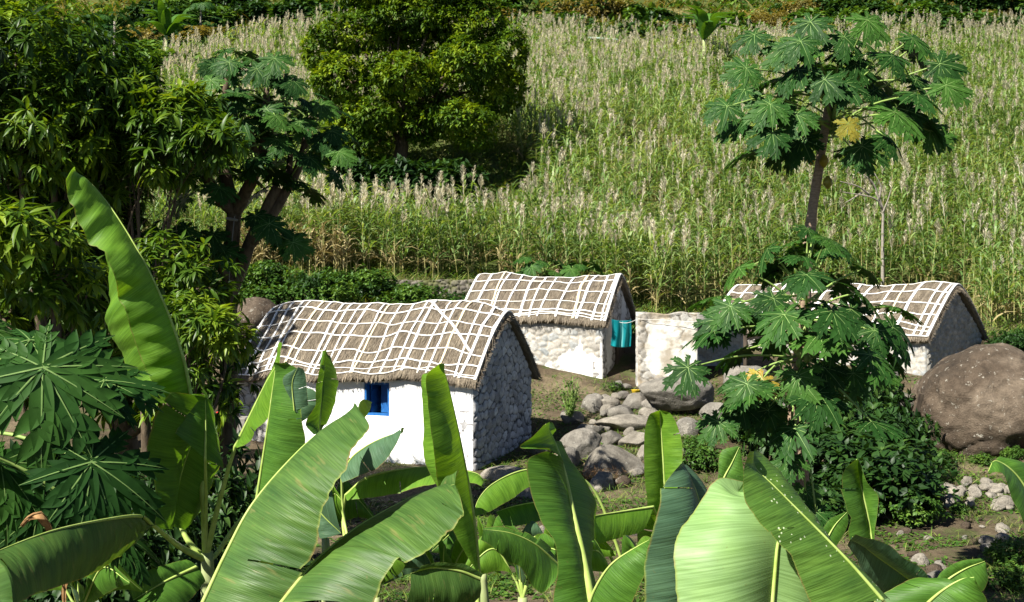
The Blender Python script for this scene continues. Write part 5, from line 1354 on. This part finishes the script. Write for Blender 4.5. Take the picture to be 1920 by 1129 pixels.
for (px, d, s_, z_, lab) in [(1575, 27, 1.3, 2.2, "tall dark bush under the eave of the long hut, nearest the papaya"), (1640, 28, 1.3, 2.0, "dark bush between the long hut's wall and the big boulder"), (1530, 24.5, 1.3, 2.3, "dark leafy bush standing right behind the papaya's trunk"), (1605, 24, 1.4, 2.0, "dark bush in the middle of the shrub mass at right"), (1680, 25, 1.0, 1.7, "dark bush touching the left side of the big boulder"), (1455, 25.5, 1.1, 1.6, "dark bush left behind the papaya's trunk")]:
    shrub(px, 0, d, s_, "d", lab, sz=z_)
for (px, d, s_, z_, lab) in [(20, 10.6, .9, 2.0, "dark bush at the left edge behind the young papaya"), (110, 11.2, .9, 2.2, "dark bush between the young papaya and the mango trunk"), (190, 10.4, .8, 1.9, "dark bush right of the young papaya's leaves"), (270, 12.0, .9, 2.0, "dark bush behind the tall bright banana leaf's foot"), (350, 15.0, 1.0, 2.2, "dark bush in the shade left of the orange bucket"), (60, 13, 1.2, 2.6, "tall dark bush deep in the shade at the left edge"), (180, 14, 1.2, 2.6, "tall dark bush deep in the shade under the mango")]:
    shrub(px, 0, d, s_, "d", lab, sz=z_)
# tall thin weed before hut 2
p_ = P(1070, 800, 30.2); p_[2] = gz(p_[0], 30.2); e = empty("weed", p_, "tall wispy weed growing before the plaster patch of the beige hut", "weed")
mb = MB(); cb = MB()
for i in range(26):
    az = random.uniform(0, 6.28); l = random.uniform(.7, 1.35); q = p_ + np.array([math.cos(az) * .45 * random.uniform(.3, 1.2), math.sin(az) * .35, l])
    pl = spline([p_, (p_ + q) / 2 + np.array([0, 0, .12]), q], 9); mb.tube(pl, [.012, .004], 4, 0, False)
    k = rng.integers(2, 9, 16); cloud(cb, LEAF_S, pl[k] + rng.normal(0, .02, (16, 3)), rng.normal(0, 1, (16, 3)), np.tile([0, 0, 1.0], (16, 1)) + rng.normal(0, .3, (16, 3)), rng.uniform(.06, .14, 16))
obj("stem", mb.mesh("stem", M_PETIOLE), e); obj("foliage", cb.mesh("foliage", M_SHRUB), e)
# upper slope
for i in range(300):
    px = random.uniform(-40, 1960); d = random.uniform(0, 1) ** 1.1
    lo = float(far_d(px)) + 1.0; d = lo - 2 + d * (26 if px < 620 else 12)
    k = random.choice("fhhhfy") if not (1380 < px < 1480) else random.choice("yy")
    s = random.uniform(1.5, 3.1)
    shrub(px, 0, d, s, k, "dry straw-coloured shrub on the slope above the cane field" if k == "y" else ("dark green shrub on the slope above the cane field" if k == "h" else "mid green shrub on the slope above the cane field"),
          {"y": "dry shrubs on the upper slope", "h": "dark shrubs on the upper slope", "f": "green shrubs on the upper slope"}[k])
for (px, d, s, k, lab) in [(1170, 86, 1.6, "h", "round dark shrub standing up from the field's top edge"), (1245, 56, .95, "g", "round green shrub in the middle of the cane field"), (1455, 46, .75, "h", "small dark shrub left of the dead tree"), (1390, 70, 1.6, "h", "dark shrub behind the tall papaya's left leaves"), (700, 50, 1.1, "h", "dark shrub in the shade of the big tree"), (640, 50.5, .9, "g", "bright shrub at the shaded foot of the big tree"), (765, 51.5, 1.9, "h", "large dark shrub in front of the big tree's trunk"), (845, 52, 1.7, "h", "dark shrub right of the big tree's trunk"), (665, 52, 1.5, "h", "dark shrub left of the big tree's trunk")]:  # shrubs round the trunk are added, their dark leaves standing in for shade
    shrub(px, 0, d, s, k, lab, sz=s * (1.9 if d in (56, 46) else 1.1))
# ground cover: grass and creeping weeds
def cover(name, label, n, pos_fn, tmpl, mat, s0, s1, updir):
    x, y = pos_fn(n); z = ground(x, y); k = len(x); mb = MB()
    az = rng.uniform(0, 6.28, k)
    d = np.stack([np.cos(az), np.sin(az), rng.uniform(*updir, k)], -1)
    cloud(mb, tmpl, np.stack([x, y, z + rng.uniform(0, .03, k)], -1), d, np.tile([0, 0, 1.0], (k, 1)) + rng.normal(0, .25, (k, 3)), rng.uniform(s0, s1, k))
    tag(obj(name, mb.mesh(name, mat)), label, "ground cover", None, "stuff")
GRASS = strip_leaf(3, .07, .5, .1)
def patchy(px0, px1, d0, d1, thr, sd):
    def f(n):
        d = rng.uniform(d0, d1, n * 3); px = rng.uniform(px0, px1, n * 3); x = (px - 960) / F * d
        ok = n2(x * .9, d * .9, sd, 3) > thr
        return x[ok][:n], d[ok][:n]
    return f
cover("grass", "short grass tufts scattered over the yard and bank", 26000, patchy(500, 1980, 14, 34, -.08, 12), GRASS, M_GRASS, .08, .24, (.5, 2.0))
cover("creeping_weeds", "low creeping weeds on the yard and bank", 26000, patchy(900, 1980, 14, 33, -.12, 21), LEAF_R, M_SHRUB, .04, .11, (.0, .8))
cover("dry_grass", "dry grass on the slope above the cane field", 26000, patchy(-100, 2020, 88, 130, -.3, 31), GRASS, M_SHRUB_DRY, .7, 1.5, (.5, 2.0))
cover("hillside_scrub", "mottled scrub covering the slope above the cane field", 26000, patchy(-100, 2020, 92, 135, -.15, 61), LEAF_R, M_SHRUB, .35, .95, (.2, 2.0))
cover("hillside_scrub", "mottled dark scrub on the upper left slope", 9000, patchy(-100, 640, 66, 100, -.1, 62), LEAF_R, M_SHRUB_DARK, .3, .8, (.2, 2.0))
cover("shaded_weeds", "weeds in the clearing under the big tree", 9000, patchy(600, 1040, 44, 60, -.5, 41), GRASS, M_GRASS, .3, .8, (.6, 2.0))
cover("field_edge_grass", "tall green grass along the foot of the cane field", 9000, patchy(430, 2000, 37.5, 42.5, -.6, 71), GRASS, M_GRASS, .25, .6, (.6, 2.2))
cover("garden_weeds", "creeping weeds in the shade under the banana plants", 14000, patchy(-60, 1000, 9, 25, -.05, 51), LEAF_R, M_SHRUB, .05, .14, (.0, .8))
# straw heap
sp = P(1125, 925, 24.9); sp[2] = gz(sp[0], sp[1]); mb = MB(); k = 700
q = np.clip(rng.normal(0, 1, (k, 3)), -1.6, 1.6) * np.array([.30, .25, .12]); q[:, 2] = np.abs(q[:, 2]) + .02
cloud(mb, strip_leaf(2, .03, .4, .1), sp + q, rng.normal(0, 1, (k, 3)) * np.array([1, 1, .5]), np.tile([0, 0, 1.0], (k, 1)), rng.uniform(.15, .4, k))
tag(obj("straw_heap", mb.mesh("straw_heap", M_BROWNLEAF)), "small brown heap of dead straw beside the smooth grey block", "straw")

# ------------------------------------------------------------------ dead tree, small things
g0 = P(1655, 470, 43.8); g0[2] = gz(g0[0], g0[1]); e = empty("dead_tree", g0, "bare grey dead tree in the cane under the tall papaya", "dead tree"); mb = MB()
tr = spline([g0, P(1655, 440, 43.8), P(1655, 390, 43.8), P(1642, 360, 43.8)], 14); mb.tube(tr, [.075, .06, .04], 8)
for (a, b, c_) in [((1655, 395), (1640, 372), (1580, 360)), ((1650, 380), (1635, 340), (1600, 318)), ((1648, 375), (1652, 350), (1640, 325)), ((1630, 366), (1610, 350), (1575, 340)), ((1655, 400), (1665, 375), (1672, 350)), ((1615, 362), (1600, 372), (1585, 380)), ((1635, 345), (1625, 325), (1625, 310))]:
    mb.tube(spline([P(*a, 43.8), P(*b, 43.6), P(*c_, 43.5)], 10), [.045, .012], 5)
obj("trunk", mb.mesh("trunk", M_DEAD), e)
# plank leaning on the boulder
mb = MB(); a, b = P(1712, 800, 26.2), P(1728, 738, 26.0); ax_ = (b - a); l = np.linalg.norm(ax_); ax_ /= l; sx_ = np.cross(ax_, [0, 1, 0]); sx_ /= np.linalg.norm(sx_); sy_ = np.cross(ax_, sx_)
mb.box((a + b) / 2, .12, .04, l, np.stack([sx_, sy_, ax_], -1), 0, .008)
tag(obj("plank", mb.mesh("plank", M_DARKWOOD, False)), "dark wooden plank leaning on the left side of the big boulder", "plank")
# containers left of the white hut
def lathe(name, c, prof, mat, seg=18):
    mb = MB(); pr = np.array(prof, float)
    mb.tube(np.stack([0 * pr[:, 1], 0 * pr[:, 1], pr[:, 1]], -1) + c, 1.0, seg)
    V = mb.V[0]; k = len(pr)
    for i in range(k):
        V[i * seg:(i + 1) * seg, :2] = c[:2] + (V[i * seg:(i + 1) * seg, :2] - c[:2]) * pr[i, 0]
    return mb
M_ORANGE = plain_mat("orange_plastic", (.50, .10, .015), (.60, .14, .02), 5, .45, .05)
M_RED = plain_mat("red_plastic", (.42, .02, .02), (.55, .04, .03), 5, .4, .05)
M_JUG = plain_mat("milky_plastic", (.55, .55, .53), (.68, .68, .66), 5, .5, .05)
M_YELP = plain_mat("yellow_plastic", (.60, .42, .02), (.72, .50, .04), 5, .45, .05)
c0 = P(432, 835, 26.0); 
mb = lathe("b", c0, [(.10, 0), (.115, .02), (.13, .2), (.145, .38), (.155, .385), (.155, .41), (.13, .415)], M_ORANGE); mb.tube([c0 + np.array([-.145, 0, .36]), c0 + np.array([-.08, -.1, .25]), c0 + np.array([.08, -.1, .25]), c0 + np.array([.145, 0, .36])], .008, 6)
tag(obj("bucket", mb.mesh("bucket", M_ORANGE)), "orange plastic bucket at the left end of the white hut", "bucket")
c0 = P(414, 838, 25.8)
mb = lathe("j", c0, [(.10, 0), (.12, .02), (.12, .22), (.09, .30), (.035, .34), (.035, .38), (.03, .39)], M_JUG); mb.tube([c0 + np.array([.03, 0, .36]), c0 + np.array([.12, 0, .36]), c0 + np.array([.115, 0, .2])], .014, 6)
tag(obj("jug", mb.mesh("jug", M_JUG)), "milky white plastic jug beside the orange bucket", "jug")
c0 = P(424, 785, 26.9)
mb = lathe("r", c0, [(.16, 0), (.18, .03), (.22, .14), (.23, .145), (.23, .16), (.2, .16)], M_RED)
tag(obj("basin", mb.mesh("basin", M_RED)), "red plastic basin behind the orange bucket", "basin")
pl = MB(); q = P(428, 840, 26.9); pl.box(q + np.array([0, .1, .36]), .9, .5, .72, None, 0, .03)
tag(obj("stone_bench", pl.mesh("stone_bench", M_CONC, False)), "low masonry bench against the white hut's shaded left end", "bench")
c0 = P(1192, 690, 32.6); c0[2] = gz(c0[0], c0[1])
mb = lathe("y", c0, [(.09, 0), (.10, .01), (.13, .10), (.135, .105), (.12, .106)], M_YELP); tag(obj("bowl", mb.mesh("bowl", M_YELP)), "small yellow bowl on the stones left of the shed", "bowl")
c0 = P(1184, 722, 31.9); c0[2] = gz(c0[0], c0[1])
mb = lathe("p", c0, [(.08, 0), (.09, .01), (.11, .12), (.115, .125), (.10, .126)], M_RED); tag(obj("pot", mb.mesh("pot", M_RED)), "small red pot on the steps beside the doorway", "pot")
# far tin roof shelter
g0 = P(1130, 78, 88); gz_ = gz(g0[0], g0[1]); g0[2] = gz_
e = empty("shelter", g0, "tiny far shelter with pale green tin roof at the field's top edge", "shelter"); mb = MB()
mb.box(np.array([g0[0], g0[1], P(0, 72, 88)[2]]), 2.2, 1.8, .10, np.array(Euler((R(14), R(4), 0)).to_matrix()), 0, .02); M_TIN = plain_mat("pale_tin", (.30, .42, .38), (.42, .52, .47), 4, .6, .2, .01, (8, 1, 1)); obj("roof", mb.mesh("roof", M_TIN, False), e)
mb = MB()
for sx_ in (-.9, .9):
    for sy_ in (-.7, .7): mb.tube([np.array([g0[0] + sx_, g0[1] + sy_, gz_ - .3]), np.array([g0[0] + sx_, g0[1] + sy_, P(0, 73, 88)[2]])], .06, 6)
obj("post_frame", mb.mesh("post_frame", M_DARKWOOD), e)
# wire and insulator on the forked papaya's trunk
d = 19.6; mb = MB(); mb.tube([P(440, 405, d), P(432, 480, d), P(427, 575, d)], .010, 5); mb.tube([P(424, 409, d), P(432, 411, d), P(446, 413, d)], [.02, .03, .02], 7)
tag(obj("cable", mb.mesh("cable", M_CONC)), "thin grey cable tied to the forked papaya's trunk", "cable")
print("objects", len(bpy.data.objects))
